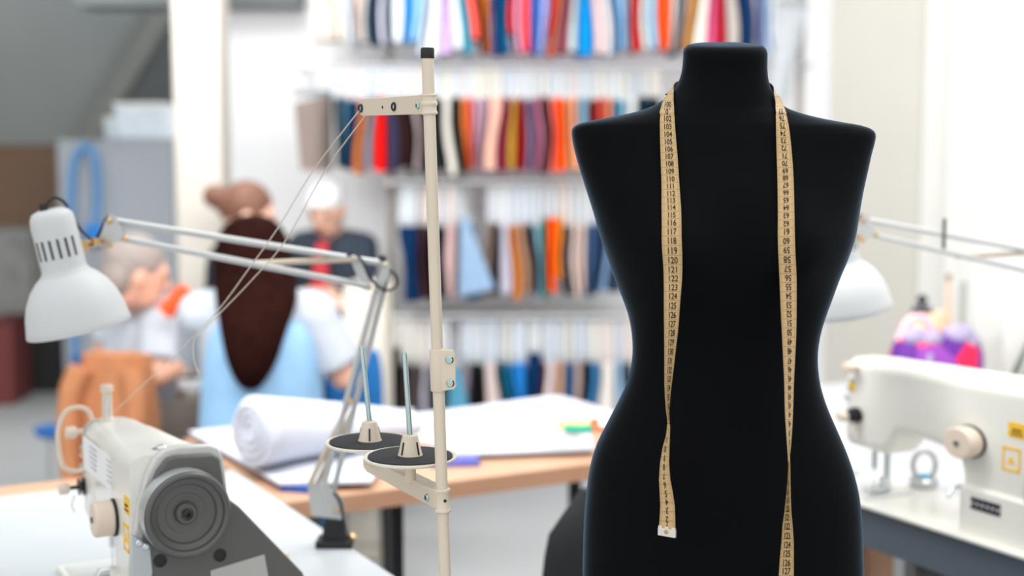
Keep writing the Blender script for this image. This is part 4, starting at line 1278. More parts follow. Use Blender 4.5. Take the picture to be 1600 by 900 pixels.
HANG = [mat('hanger_%d' % i, c, 0.4, var=0.02) for i, c in enumerate(((188, 191, 193), (179, 185, 191), (193, 182, 178), (179, 188, 198), (193, 190, 182)))]
FLOWER = patch_mat('flowered', [(214, 204, 190), (198, 180, 166), (228, 220, 208), (186, 168, 158)], 60)
used_labels = set()
ROWTOP = 0.0
def sway(x, z):
    return 0.011 * math.sin(11.0 * x + 9.0 * z) + 0.006 * math.sin(23.0 * x - 14.0 * z)
def cloth_bm(lt, rt, lb, rb, ytop, ybot, phase, depth=0.24):
    """folded cloth hanging edge-on: nx columns through its depth, nz rows of height"""
    z0, z1 = P(800, ytop, YF).z, P(800, ybot, YF).z
    bm = B()
    rings = []
    nz, ny = 9, 7
    for i in range(nz):
        k = i / (nz - 1)
        z = z0 + (z1 - z0) * k
        ramp = max(0.0, min(1.0, (ROWTOP - z) / 0.09))
        xl_, xr_ = Xat2(lt + (lb - lt) * k), Xat2(rt + (rb - rt) * k)
        w = xr_ - xl_
        ring_ = []
        pts = []
        for j in range(ny):
            t_ = j / (ny - 1)
            y = YF + depth * t_
            off = 0.010 * math.sin(phase + 5.0 * t_ + 3.0 * z) * min(1, t_ * 2) * ramp
            pts.append((off, y))
        g = w * 0.05
        e = min(0.008, w * 0.3)
        for off, y in pts:
            ring_.append(Vector((xl_ + g + ramp * (sway(xl_, z) - sway(xl_, ROWTOP)) + off + (e if y == YF else 0), y, z)))
        for off, y in reversed(pts):
            ring_.append(Vector((xr_ - g + ramp * (sway(xr_, z) - sway(xr_, ROWTOP)) + off - (e if y == YF else 0), y, z)))
        rings.append(ring_)
    add_rings(bm, rings)
    return bm
def Xat2(px):
    return P(px, 300, YF).x
def swatch(px0, px1, col, cname, ytop, ybot, rail_z, railname, idx, prev, lb=None, rb=None, m=None, group=None):
    cx = Xat2((px0 + px1) / 2)
    if prev:
        lab = '%s fabric swatch on the %s rail, just right of the %s one' % (cname, railname, prev)
    else:
        lab = '%s fabric swatch at the left end of the %s rail' % (cname, railname)
    if lab in used_labels:
        lab = '%s fabric swatch, %s from the left on the %s rail' % (cname, ordw(idx), railname)
    used_labels.add(lab)
    t = thing('fabric_swatch', lab, 'fabric swatch', (cx, YR, rail_z), 0, group)
    rot = 0.0
    bm = cloth_bm(px0, px1, px0 if lb is None else lb, px1 if rb is None else rb, ytop, ybot, rail_z * 9.0)
    obj('cloth', bm, m or cloth_mat(col), t, world=True, angle=70)
    # white hanger: clip bar over the cloth, tapering neck, hook over the rail
    w = max(0.010, (Xat2(px1) - Xat2(px0)) * random.uniform(0.80, 0.97))
    ztop = P(800, ytop, YF).z
    h = rail_z - ztop
    bm = B()
    a = 0.11
    sec = [(-0.024 * 0, -a, a), (0.25, -a * 0.98, a * 0.98), (0.55, -a * 0.7, a * 0.7), (1.0, -0.045, 0.045)]
    rings = []
    for k, y0, y1 in sec:
        z = ztop - 0.012 + (h * 0.97) * k
        rings.append([Vector((cx - w / 2, YR + y0, z)), Vector((cx + w / 2, YR + y0, z)), Vector((cx + w / 2, YR + y1, z)), Vector((cx - w / 2, YR + y1, z))])
    add_rings(bm, rings)
    obj('hanger', bm, HANG[(idx * 7 + int(px0)) % 5], t, world=True, smooth=False)
    bm = B()
    zt = ztop - 0.012 + h * 0.97 - 0.002
    add_tube(bm, [Vector((cx, YR + 0.014, zt - 0.005)), Vector((cx, YR + 0.014, rail_z)), Vector((cx, YR + 0.010, rail_z + 0.011)), Vector((cx, YR, rail_z + 0.0155)), Vector((cx, YR - 0.010, rail_z + 0.011)), Vector((cx, YR - 0.015, rail_z))], 0.0022, 6)
    obj('hook', bm, CHROME, t, world=True)
    return t
ROWS = [('top', ROW1, -52, 81, -112), ('second', ROW2, 152, 268, 102), ('third', ROW3, 350, 468, 284), ('lowest', ROW4, 566, 664, 494)]
rail_zs = {}
for rn, rows_, yt, yb, yr in ROWS:
    rz_ = P(800, yr, YR).z
    rail_zs[rn] = rz_
    ROWTOP = P(800, yt, YF).z - 0.03
    prev = None
    for i, (a, b, c, nm) in enumerate(rows_):
        dt, db = random.uniform(-4, 5), random.uniform(-7, 5)
        lb = rb = None
        m = None
        ytop, ybot = yt + dt * 0.5, yb + db
        if rn == 'top':
            if nm == 'turquoise':
                ytop, ybot = yt, 82
            if nm in ('coral', 'red'):
                ybot = 60 if nm == 'coral' else 50
            if nm == 'scarlet':
                ybot = 50
            if nm == 'beige flowered':
                m = FLOWER
            if a < 660:
                ybot -= 14
        if rn == 'third' and nm in ('emerald', 'vivid orange', 'yellow orange'):
            ytop = 340
        if rn == 'third' and nm == 'yellow orange':
            ybot = 440
        if rn == 'third' and i == 0:
            ytop = 353
        if rn == 'third':
            ybot -= max(0, (a - 640) / 40)
        if rn == 'lowest':
            if nm == 'black':
                ytop = 540
            if nm in ('navy',):
                ytop = 552
            if a > 770:
                ybot = 655 + random.uniform(-4, 4)
            if i < 6:
                ybot = 672
                ytop += 4
        swatch(a, b, c, nm, ytop, ybot, rz_, rn, i + 1, prev, lb, rb, m, 'fabric swatches on the %s rail' % rn)
        prev = nm
# wide cloths seen partly from their face
def wide_swatch(quad_top, quad_bot, Yl, Yr, rn, col, lab, m=None, th=0.012):
    (lx, ly), (rx, ry) = quad_top
    (lx2, ly2), (rx2, ry2) = quad_bot
    rz_ = rail_zs[rn]
    mid = (P(lx, ly, Yl) + P(rx, ry, Yr)) / 2
    t = thing('fabric_swatch', lab, 'fabric swatch', (mid.x, YR, rz_), 0, 'fabric swatches on the %s rail' % rn)
    A, Bq, Cq, D = P(lx, ly, Yl), P(rx, ry, Yr), P(rx2, ry2, Yr), P(lx2, ly2, Yl)
    bm = B()
    rings = []
    nn = Vector((0, 1, 0)) * th
    for i in range(9):
        k = i / 8
        p, q_ = A.lerp(D, k), Bq.lerp(Cq, k)
        fr_, bk_ = [], []
        for j in range(9):
            s_ = j / 8
            w_ = Vector((0, 0.008 * math.sin(s_ * 7 + k * 1.5) * (0.3 + k), 0))
            v = p.lerp(q_, s_) + w_
            fr_.append(v)
            bk_.append(v + nn)
        rings.append(fr_ + list(reversed(bk_)))
    add_rings(bm, rings)
    obj('cloth', bm, m or cloth_mat(col), t, world=True, angle=70)
    bm = B()
    u2 = (Bq - A)
    zt = max(A.z, Bq.z)
    Aq, B2 = Vector((A.x, A.y - 0.003, zt - 0.012)), Vector((Bq.x, Bq.y - 0.003, zt - 0.012))
    y2 = Vector((0, 0.02, 0)); up = Vector((0, 0, 0.03))
    add_rings(bm, [[Aq, B2, B2 + y2, Aq + y2], [Aq + up, B2 + up, B2 + y2 + up, Aq + y2 + up]])
    mm_ = (Aq + B2) / 2 + up
    add_tube(bm, [mm_ + y2 * 0.5, Vector((mm_.x, YR + 0.012, rz_ - 0.02))], 0.008, 8)
    obj('hanger', bm, HANG[0], t, world=True)
    bm = B(); add_tube(bm, [Vector((mm_.x, YR + 0.012, rz_ - 0.025)), Vector((mm_.x, YR + 0.014, rz_)), Vector((mm_.x, YR, rz_ + 0.0155)), Vector((mm_.x, YR - 0.015, rz_))], 0.0022, 6); obj('hook', bm, CHROME, t, world=True)
wide_swatch(((459, 161), (519, 149)), ((469, 266), (519, 268)), 5.72, 5.98, 'second', (172, 156, 148), 'wide greige fabric swatch facing outwards at the left end of the second rail')
wide_swatch(((720, 333), (728, 333)), ((717, 462), (773, 452)), 5.84, 5.84, 'third', (150, 178, 208), 'wide dusty blue fabric swatch spreading like a triangle on the third rail')
wide_swatch(((724, 345), (740, 345)), ((728, 470), (758, 466)), 5.90, 5.90, 'third', (20, 98, 140), 'petrol blue fabric swatch showing its hem under the wide dusty blue one')
wide_swatch(((703, 572), (716, 570)), ((700, 656), (737, 656)), 5.82, 5.82, 'lowest', (94, 164, 196), 'wide aqua blue fabric swatch on the lowest rail beside the beige stand pole')
wide_swatch(((1216, 6), (1262, 12)), ((1205, 150), (1232, 150)), 5.85, 5.95, 'top', (220, 224, 228), 'wide translucent white fabric swatch at the window end of the top rail')

# rails, posts
rk = thing('display_rack', 'tall metal rack with four rails carrying the coloured fabric swatches', 'rack', (0.0, YR, 0))
xe = P(1250, 100, YR).x
for rn, left in (('top', 482), ('second', 476), ('third', 607), ('lowest', 590)):
    x0 = P(left, 100, YR).x
    bm = B(); add_tube(bm, [(x0, YR, rail_zs[rn]), (xe, YR, rail_zs[rn])], 0.0095, 12)
    r_ = obj('rail', bm, mat('rail_white', (220, 222, 224), 0.35, metal=0.3), rk, world=True)
    bm = B(); add_ball(bm, (x0, YR, rail_zs[rn]), 0.018); obj('end_knob', bm, WHITE, r_, world=True)
for px in (611, 1246):
    X = P(px, 400, YR + 0.17).x
    bm = B(); add_box(bm, (X, YR + 0.20, 1.25), (0.03, 0.03, 2.5)); obj('post', bm, mat('post_greige', (176, 168, 160), 0.5), rk, world=True)
for rn in rail_zs:
    for px in ({'top': 474, 'second': 470, 'third': 609, 'lowest': 592}[rn], 1246):
        X = P(px, 400, YR + 0.17).x
        bm = B(); add_tube(bm, [(X, YB if px < 500 else YR + 0.2, rail_zs[rn]), (X, YR, rail_zs[rn])], 0.009, 10); obj('bracket', bm, SILVER, rk, world=True)
# wire shelf ledges under the second and third rows
for py, x0_, x1_ in ((76, 480, 665), (287, 622, 1030), (497, 600, 990)):
    z = P(800, py, YR).z
# small folded remnants lying on a ledge under the third row
lz = P(800, 484, YR).z - 0.012
ld = thing('wire_ledge', 'pale ledge under the third row of swatches', 'shelf', (0.0, YR, lz))
bm = B(); add_box(bm, ((P(640, 480, YR).x + P(985, 480, YR).x) / 2, YR + 0.16, lz - 0.008), (P(985, 480, YR).x - P(640, 480, YR).x, 0.06, 0.012)); obj('ledge_board', bm, mat('ledge', (200, 196, 190), 0.5), ld, world=True)
bm = B()
for k in range(7):
    X = P(650 + 54 * k, 480, YR).x
    add_tube(bm, [(X, YR + 0.19, lz - 0.008), (X, YR + 0.19, lz - 0.06), (X, YR + 0.165, lz - 0.008)], 0.004, 6)
obj('ledge_bracket', bm, SILVER, ld, world=True)

# ------------------------------------------------------------------ things on the birch work table
def heap(name, pts, base_z, hfun, m, label, cat, th=0.006, n=26):
    """a draped sheet over a table: convex outline in plan, height from hfun(u,v)"""
    bm = B()
    A, Bq, Cq, D = [Vector(p) for p in pts]
    top, bot = [], []
    for i in range(n + 1):
        for j in range(n + 1):
            u_, v_ = i / n, j / n
            p = A.lerp(Bq, u_).lerp(D.lerp(Cq, u_), v_)
            h = hfun(u_, v_)
            top.append(bm.verts.new((p.x, p.y, base_z + th + max(0, h))))
            bot.append(bm.verts.new((p.x, p.y, base_z + max(0, h) * 0.6 + 0.0005)))
    w = n + 1
    for i in range(n):
        for j in range(n):
            q = (i * w + j, (i + 1) * w + j, (i + 1) * w + j + 1, i * w + j + 1)
            bm.faces.new([top[k] for k in q]); bm.faces.new([bot[k] for k in reversed(q)])
    for i in range(n):
        for (a, b) in ((i * w, (i + 1) * w), ((i + 1) * w + n, i * w + n), (i + 1, i), (n * w + i, n * w + i + 1)):
            try:
                bm.faces.new((top[a], bot[a], bot[b], top[b]))
            except ValueError:
                pass
    return tag(obj(name, bm, m), label, cat)
rnd = random.Random(3)
def folds(amp, f1, f2, ph=0.0, edge=0.25):
    def f(u_, v_):
        e = min(1, min(u_, 1 - u_, v_, 1 - v_) / edge)
        return amp * (e ** 0.7) * (0.55 + 0.3 * math.sin(f1 * u_ + 1.3 * v_ + ph) + 0.25 * math.sin(f2 * v_ - 1.7 * u_ + ph * 2))
    return f
ZT = ZA
NAVYCLOTH = mat('blue_cloth', (40, 84, 170), 0.85, bump=0.2, bscale=120)
VIOLET = mat('violet_cloth', (88, 92, 168), 0.85, bump=0.2, bscale=120)
heap('white_cloth', [G(-0.46, 0.045), G(0.10, 0.06), G(0.170, 0.22), G(-0.46, 0.60)], ZT + 0.013, folds(0.012, 7, 9), PAPER, 'white cloth spread over the near end of the birch work table, under the big roll', 'cloth')
heap('blue_cloth', [PZ(436, 768, ZT), PZ(488, 772, ZT), PZ(494, 754, ZT), PZ(444, 746, ZT)], ZT, folds(0.004, 3, 4), NAVYCLOTH, 'deep blue cloth edge showing under the white cloth', 'cloth', th=0.011)
heap('white_cloth', [PZ(690, 722, ZT), PZ(930, 712, ZT), PZ(918, 672, ZT), PZ(690, 682, ZT)], ZT + 0.010, folds(0.045, 9, 7, 1.0), PAPER, 'crumpled white cloth at the middle of the birch work table', 'cloth')
heap('violet_cloth', [PZ(672, 731, ZT), PZ(750, 729, ZT), PZ(745, 714, ZT), PZ(690, 715, ZT)], ZT, folds(0.003, 3, 4), VIOLET, 'violet blue cloth edge showing under the crumpled white cloth', 'cloth', th=0.009)
heap('pattern_paper', [G(-0.10, 0.50), G(-0.10, 1.04), G(-0.46, 1.04), G(-0.46, 0.42)], ZT + 0.002, folds(0.05, 5, 3, 2.2), PAPER, 'curled white pattern paper along the far side of the birch work table', 'paper', th=0.003)
# big white roll of batting on the near end
r0, r1 = PZ(400, 722, ZT + 0.04), PZ(640, 716, ZT + 0.04)
r0 = P(392, 682, 2.74); r1 = P(640, 720, 3.02)
bm = B()
rr = []
for i in range(20):
    k = i / 19
    c = r0.lerp(r1, k)
    ry, rz2 = 0.085 * (1 - 0.45 * k), 0.072 * (1 - 0.62 * k)
    if i == 0:
        ry, rz2 = ry * 0.8, rz2 * 0.8
    ax_ = (r1 - r0).normalized()
    n1 = Vector((-ax_.y, ax_.x, 0)).normalized()
    zc = ZT + 0.033 + rz2 * 0.98
    rr.append([Vector((c.x, c.y, zc)) + n1 * ry * math.cos(a) + Vector((0, 0, 1)) * rz2 * math.sin(a) * (1 + 0.04 * math.sin(3 * a + 4 * k)) for a in [2 * PI * j / 40 for j in range(40)]])
add_rings(bm, rr)
roll = thing('cloth_roll', 'big loose white roll of cloth lying on the near end of the birch work table', 'cloth roll', (r0.x, r0.y, ZT + 0.05))
obj('rolled_cloth', bm, PAPER, roll, world=True, angle=60)
bm = B()
ax_ = (r1 - r0).normalized(); n1 = Vector((-ax_.y, ax_.x, 0)).normalized()
c = r0 - ax_ * 0.002
zc = ZT + 0.033 + 0.072 * 0.98
path = []
for j in range(60):
    a = 0.30 * j
    q_ = 0.012 + 0.048 * j / 60
    path.append(Vector((c.x, c.y, zc)) + n1 * q_ * 1.05 * math.cos(a) + Vector((0, 0, 1)) * q_ * 0.96 * math.sin(a))
add_tube(bm, path, 0.0022, 6); obj('spiral_end', bm, PAPER, roll, world=True)
# coloured ring
rc = PZ(903, 676, ZT + 0.055)
ring = thing('ribbon_ring', 'small ring of yellow, green and orange ribbon lying on the crumpled white cloth', 'ribbon', (rc.x, rc.y, ZT + 0.052))
for a0, a1, col, nm in ((20, 190, (246, 214, 150), 'yellow_ribbon'), (225, 320, (40, 178, 140), 'green_ribbon'), (325, 375, (240, 120, 60), 'orange_ribbon')):
    bm = B(); add_tube(bm, [rc + Vector((0.036 * math.cos(math.radians(a)), 0.034 * math.sin(math.radians(a)), 0.014 + (0.008 if nm[0] == 'o' else 0))) for a in range(a0, a1 + 1, 8)], 0.009, 10); obj(nm, bm, mat(nm, col, 0.6), ring, world=True)
bm = B(); add_tube(bm, [rc + Vector((0.034, -0.018, 0.012)), rc + Vector((0.075, -0.03, 0.010))], 0.007, 8); obj('ribbon_tail', bm, mat('orange_ribbon', (240, 120, 60), 0.6), ring, world=True)

# ------------------------------------------------------------------ black swivel chair between table and form
CHM = mat('chair_black', (34, 36, 40), 0.6, bump=0.2, bscale=300)
t = thing('swivel_chair', 'black swivel chair partly behind the dress form, by the birch table leg', 'chair', (P(975, 830, 2.45).x, 2.45, 0), math.radians(18))
bm = B()
rr = []
for i in range(9):
    k = i / 8
    z = 0.56 + 0.30 * k
    hw = 0.205 * (0.80 + 0.20 * math.sin(PI * (0.15 + 0.72 * k))) * (1 - 0.18 * max(0, k - 0.75) / 0.25)
    rr.append([Vector((hw * math.cos(a), -0.17 + 0.03 * math.sin(a) + 0.05 * abs(math.cos(a)) ** 2 - 0.05 * k, z)) for a in [2 * PI * j / 28 for j in range(28)]])
add_rings(bm, rr); obj('backrest', bm, CHM, t, bevel=0.012, segs=3, angle=60)
bm = B(); add_lathe(bm, [(0.17, 0.44), (0.215, 0.455), (0.22, 0.48), (0.20, 0.50), (0.0, 0.505)], (0, 0.03, 0), (0, 0, 1), 32); obj('seat', bm, CHM, t)
bm = B(); add_tube(bm, smooth_path([(0, 0.02, 0.44), (0, -0.12, 0.43), (0, -0.19, 0.50), (0, -0.19, 0.62)]), 0.014, 10); obj('back_support', bm, BLACK, t)
bm = B(); add_cyl(bm, (0, 0, 0.10), (0, 0, 0.45), 0.024); obj('gas_column', bm, BLACK, t)
bm = B()
for k in range(5):
    a = 2 * PI * k / 5
    add_tube(bm, [(0, 0, 0.11), (0.25 * math.cos(a), 0.25 * math.sin(a), 0.07)], [0.022, 0.014], 10)
obj('star_base', bm, BLACK, t)
for k in range(5):
    a = 2 * PI * k / 5
    bm = B(); add_cyl(bm, (0.25 * math.cos(a) - 0.012 * math.sin(a), 0.25 * math.sin(a) + 0.012 * math.cos(a), 0.028), (0.25 * math.cos(a) + 0.012 * math.sin(a), 0.25 * math.sin(a) - 0.012 * math.cos(a), 0.028), 0.028, 16); obj('caster', bm, BLACK, t)

# ------------------------------------------------------------------ bag and tools on the cutting table
ZC = 0.765
bc = P(1462, 560, 3.55)
bagm = patch_mat('bag_print', [(226, 24, 78), (96, 34, 140), (230, 66, 118), (146, 66, 172), (190, 14, 58), (120, 50, 150)], 15)
bag = thing('fabric_bag', 'pink and purple printed fabric bag standing on the white cutting table', 'bag', (bc.x, bc.y, ZC + 0.001), 0.15)
bm = B(); rr = []
for i in range(12):
    k = i / 11
    sq = 1.0 if k < 0.5 else math.sqrt(max(0.02, 1 - ((k - 0.5) / 0.52) ** 2))
    hw, hd = 0.118 * (0.96 + 0.06 * math.sin(PI * k)) * (0.72 + 0.28 * sq), 0.06 * (0.55 + 0.45 * sq)
    rr.append([Vector((hw * math.copysign(abs(math.cos(a)) ** 0.7, math.cos(a)) * (1 + 0.03 * math.sin(5 * a + 3 * k)), hd * math.copysign(abs(math.sin(a)) ** 0.7, math.sin(a)), 0.002 + 0.165 * k)) for a in [2 * PI * j / 32 for j in range(32)]])
add_rings(bm, rr); obj('bag_body', bm, bagm, bag, angle=60)
lace = mat('lavender_lace', (170, 158, 190), 0.8, var=0.12, scale=60)
bm = B()
for x, y, z, s in ((-0.07, -0.03, 0.165, 0.036), (-0.03, -0.04, 0.160, 0.03), (0.045, -0.03, 0.168, 0.042), (0.075, -0.03, 0.150, 0.03)):
    add_ball(bm, (x, y, z), (s, s * 0.6, s * 0.62))
obj('lace_trim', bm, lace, bag)
bm = B(); add_tube(bm, smooth_path([(-0.10, 0, 0.15), (-0.075, 0, 0.20), (-0.035, 0.0, 0.205), (-0.01, 0, 0.17)]), 0.009, 10); obj('bag_handle', bm, mat('pale_pink', (250, 196, 210), 0.7), bag)
bm = B(); add_box(bm, (-0.045, -0.062, 0.06), (0.012, 0.012, 0.13)); obj('side_strap', bm, lace, bag, bevel=0.003)
# pot with pins behind the bag
pc = P(1450, 505, 3.75)
pot = thing('pin_cushion_pot', 'tan pot with a dark ball on top standing behind the pink bag', 'pot', (pc.x, pc.y, ZC))
hb = P(1450, 488, 3.75).z - ZC
bm = B(); add_lathe(bm, [(0.035, 0), (0.045, 0.03), (0.05, hb - 0.03), (0.046, hb), (0.0, hb)], (0, 0, 0), (0, 0, 1), 24); obj('pot_body', bm, mat('tan_pot', (240, 206, 170), 0.7), pot)
bm = B(); add_lathe(bm, [(0.03, 0), (0.022, 0.018), (0.006, 0.02), (0.006, 0.03)], (-0.017, 0, hb - 0.002), (0, 0, 1), 16); add_ball(bm, (-0.017, 0, hb + 0.034), 0.014); obj('dark_ball', bm, mat('dark_ball', (30, 36, 52), 0.5), pot)
for px, col, nm, lab in ((1482, (226, 190, 160), 'wooden_brush', 'pale wooden brush standing upright behind the pink bag'), (1502, (176, 180, 172), 'steel_ruler', 'slim grey ruler standing upright behind the pink bag, right of the brush')):
    p0 = P(px, 520, 3.8); p1 = P(px + (4 if nm[0] == 's' else 0), 440, 3.8)
    t = thing(nm, lab, nm.split('_')[1], (p0.x, p0.y, ZC))
    bm = B()
    if nm[0] == 'w':
        add_tube(bm, [Vector((p0.x, p0.y, ZC)), Vector((p0.x, p0.y, p0.z)), p1], [0.007, 0.009, 0.006], 10)
        obj('brush_handle', bm, mat(nm, col, 0.5), t, world=True)
        bm = B(); add_tube(bm, [p1, p1 + Vector((0, 0, 0.02))], [0.006, 0.008], 10); obj('bristles', bm, mat('bristle', (150, 120, 95), 0.9), t, world=True)
    else:
        bm = B(); a_, b_ = Vector((p0.x, p0.y, ZC)), p1
        d_ = (b_ - a_); add_box(bm, (a_ + b_) / 2, (0.014, 0.004, d_.length), Vector((0, 0, 1)).rotation_difference(d_.normalized()).to_matrix()); obj('ruler_blade', bm, mat(nm, col, 0.35, metal=0.6), t, world=True)
# yellow folder and grey pole at the window end
yc = P(1572, 560, 3.1)
t = thing('yellow_folder', 'yellow folder leaning at the picture edge behind the right sewing machine', 'folder', (yc.x, yc.y, ZC))
rot = Matrix.Rotation(math.radians(24), 3, 'Y')
bm = B(); add_box(bm, rot @ Vector((0.0, 0, 0.13)), (0.07, 0.012, 0.25), rot); obj('cover', bm, mat('lemon', (244, 234, 130), 0.6), t)
bm = B(); add_box(bm, rot @ Vector((-0.037, 0, 0.13)), (0.012, 0.016, 0.25), rot); obj('spine', bm, mat('dark_spine', (96, 104, 96), 0.5), t)

# ------------------------------------------------------------------ far left: cabinet, hose, rack
YC = 7.6
cx0, cx1 = Xat(96, YC), Xat(276, YC)
ztop = P(180, 218, YC).z
cab = thing('metal_cabinet', 'tall grey blue metal cabinet under the sloped ceiling', 'cabinet', ((cx0 + cx1) / 2, YC + 0.2, 0))
w = cx1 - cx0
CABM = mat('cabinet_grey', (168, 174, 180), 0.45, var=0.02, metal=0.1)
bm = B(); add_box(bm, (0, 0.0, ztop / 2 + 0.02), (w, 0.4, ztop - 0.04)); obj('cabinet_body', bm, CABM, cab, bevel=0.006)
for sx_, wd in ((-1, 0.28), (1, 0.68)):
    xw = -w / 2 + w * (0.15 if sx_ < 0 else 0.64)
    bm = B(); add_box(bm, (xw, -0.208, ztop / 2 + 0.02), (w * wd, 0.014, ztop - 0.12)); d_ = obj('cabinet_door', bm, CABM, cab, bevel=0.004)
    bm = B(); add_box(bm, (xw + (w * wd / 2 - 0.03) * -sx_, -0.222, ztop * 0.55), (0.015, 0.016, 0.12)); obj('handle', bm, SILVER, d_, bevel=0.003)
for k in (-1, 1):
    for j in (-1, 1):
        bm = B(); add_box(bm, (k * (w / 2 - 0.03), j * 0.15, 0.02), (0.04, 0.04, 0.04)); obj('foot', bm, BLACK, cab)
# white carton and small jar on the cabinet
def on_cab(px0_, px1_, py0_, name, label, cat, m, lidm, dy=0.0):
    xa, xb = Xat(px0_, YC), Xat(px1_, YC)
    h = P(200, py0_, YC).z - ztop
    t = thing(name, label, cat, ((xa + xb) / 2, YC + 0.14 + dy, ztop))
    bm = B()
    w_ = xb - xa
    add_rings(bm, [[Vector((x * w_ / 2, y * w_ / 3, 0.001)) for x, y in ((-0.92, -1), (1, -1), (1, 1), (-0.92, 1))], [Vector((x * w_ / 2, y * w_ / 3, h)) for x, y in ((-1.0, -1), (0.88, -1), (0.88, 1), (-1.0, 1))]])
    obj('container', bm, m, t, bevel=0.012, segs=3)
    bm = B(); add_box(bm, (-0.03 * w_, 0, h - 0.012), (w_ * 0.96, w_ * 0.69, 0.022)); obj('lid', bm, lidm, t, bevel=0.006)
PALEBLUE = mat('pale_blue_plastic', (224, 234, 242), 0.4)
on_cab(181, 263, 160, 'storage_bin', 'pale plastic storage bin standing on the grey cabinet', 'bin', PALEBLUE, WHITE)
on_cab(158, 178, 182, 'plastic_jar', 'small pale jar on the cabinet beside the storage bin', 'jar', PALEBLUE, WHITE, 0.02)
# blue hose hung over the cabinet door
Yh = YC - 0.06
BLUEH = mat('hose_blue', (96, 152, 206), 0.5)
ho = thing('blue_hose', 'long loop of blue hose hanging before the grey cabinet', 'hose', (Xat(130, Yh), Yh, 0))
lz_ = P(110, 590, Yh)
bm = B(); add_tube(bm, smooth_path([P(118, 560, Yh), P(112, 440, Yh), P(110, 330, Yh), P(114, 262, Yh), P(124, 236, Yh), P(135, 229, Yh), P(145, 240, Yh), P(151, 270, Yh), P(152, 310, Yh), P(149, 352, Yh)]), 0.021, 12); obj('hose_tube', bm, BLUEH, ho, world=True)
bm = B(); add_box(bm, P(148, 366, Yh), (0.11, 0.06, 0.10)); obj('nozzle', bm, mat('nozzle_blue', (30, 130, 214), 0.4), ho, world=True, bevel=0.02, segs=3)
bm = B(); add_tube(bm, [P(118, 556, Yh), Vector((P(118, 556, Yh).x, Yh, 0.0))], 0.026, 12); obj('hose_foot', bm, mat('hose_dark_blue', (20, 96, 168), 0.5), ho, world=True)
bm = B(); add_tube(bm, [P(135, 224, Yh), P(135, 224, Yh) + Vector((0, 0.06, 0.0))], 0.012, 8); obj('hook', bm, GREYMET, ho, world=True)
# low dark clothes rack by the attic wall
def low_box(px0_, px1_, py0_, py1_, Y, d, name, label, cat, m, m2, lidname='lid'):
    a, b = P(px0_, py0_, Y), P(px1_, py1_, Y)
    zb = max(0.0, b.z)
    t = thing(name, label, cat, ((a.x + b.x) / 2, Y + d / 2, zb if zb > 0.06 else 0))
    h = a.z - (zb if zb > 0.06 else 0)
    bm = B(); add_box(bm, (0, 0, h / 2 - 0.01), (b.x - a.x, d, h - 0.02)); obj('box_body', bm, m, t, bevel=0.012, segs=3)
    bm = B(); add_box(bm, (0, 0, h - 0.012), (b.x - a.x + 0.01, d + 0.01, 0.024)); obj(lidname, bm, m2, t, bevel=0.006)
    return t
GREYBOX = mat('grey_bale', (140, 140, 138), 0.8, var=0.15)
low_box(-60, 52, 362, 610, 8.1, 0.4, 'plastic_crate', 'pale grey storage crate standing against the brown attic wall', 'crate', GREYBOX, mat('grey_lid', (150, 150, 146), 0.6))
low_box(40, 100, 492, 600, 7.9, 0.12, 'dark_case', 'black case standing on the floor beside the grey crate', 'case', mat('case_black', (30, 28, 30), 0.6), BLACK)
low_box(-20, 22, 500, 650, 7.5, 0.3, 'dark_red_box', 'dark red box in front of the grey crate', 'box', mat('dark_red', (110, 50, 50), 0.7), mat('dark_red_lid', (90, 40, 42), 0.7))
# blue stool seat and white box near the seated older woman
st = P(90, 668, 5.2)
t = thing('blue_stool', 'small blue stool on the grey floor left of the brown jacket', 'stool', (st.x, st.y, 0))
bm = B(); add_lathe(bm, [(0.07, st.z - 0.03), (0.085, st.z - 0.015), (0.085, st.z), (0.0, st.z + 0.006)], (0, 0, 0), (0, 0, 1), 24); obj('seat', bm, mat('stool_blue', (20, 100, 176), 0.5), t)
for k in range(3):
    a = 2 * PI * k / 3 + 0.3
    bm = B(); add_tube(bm, [(0.05 * math.cos(a), 0.05 * math.sin(a), st.z - 0.02), (0.10 * math.cos(a), 0.10 * math.sin(a), 0)], 0.009, 8); obj('leg', bm, SILVER, t)

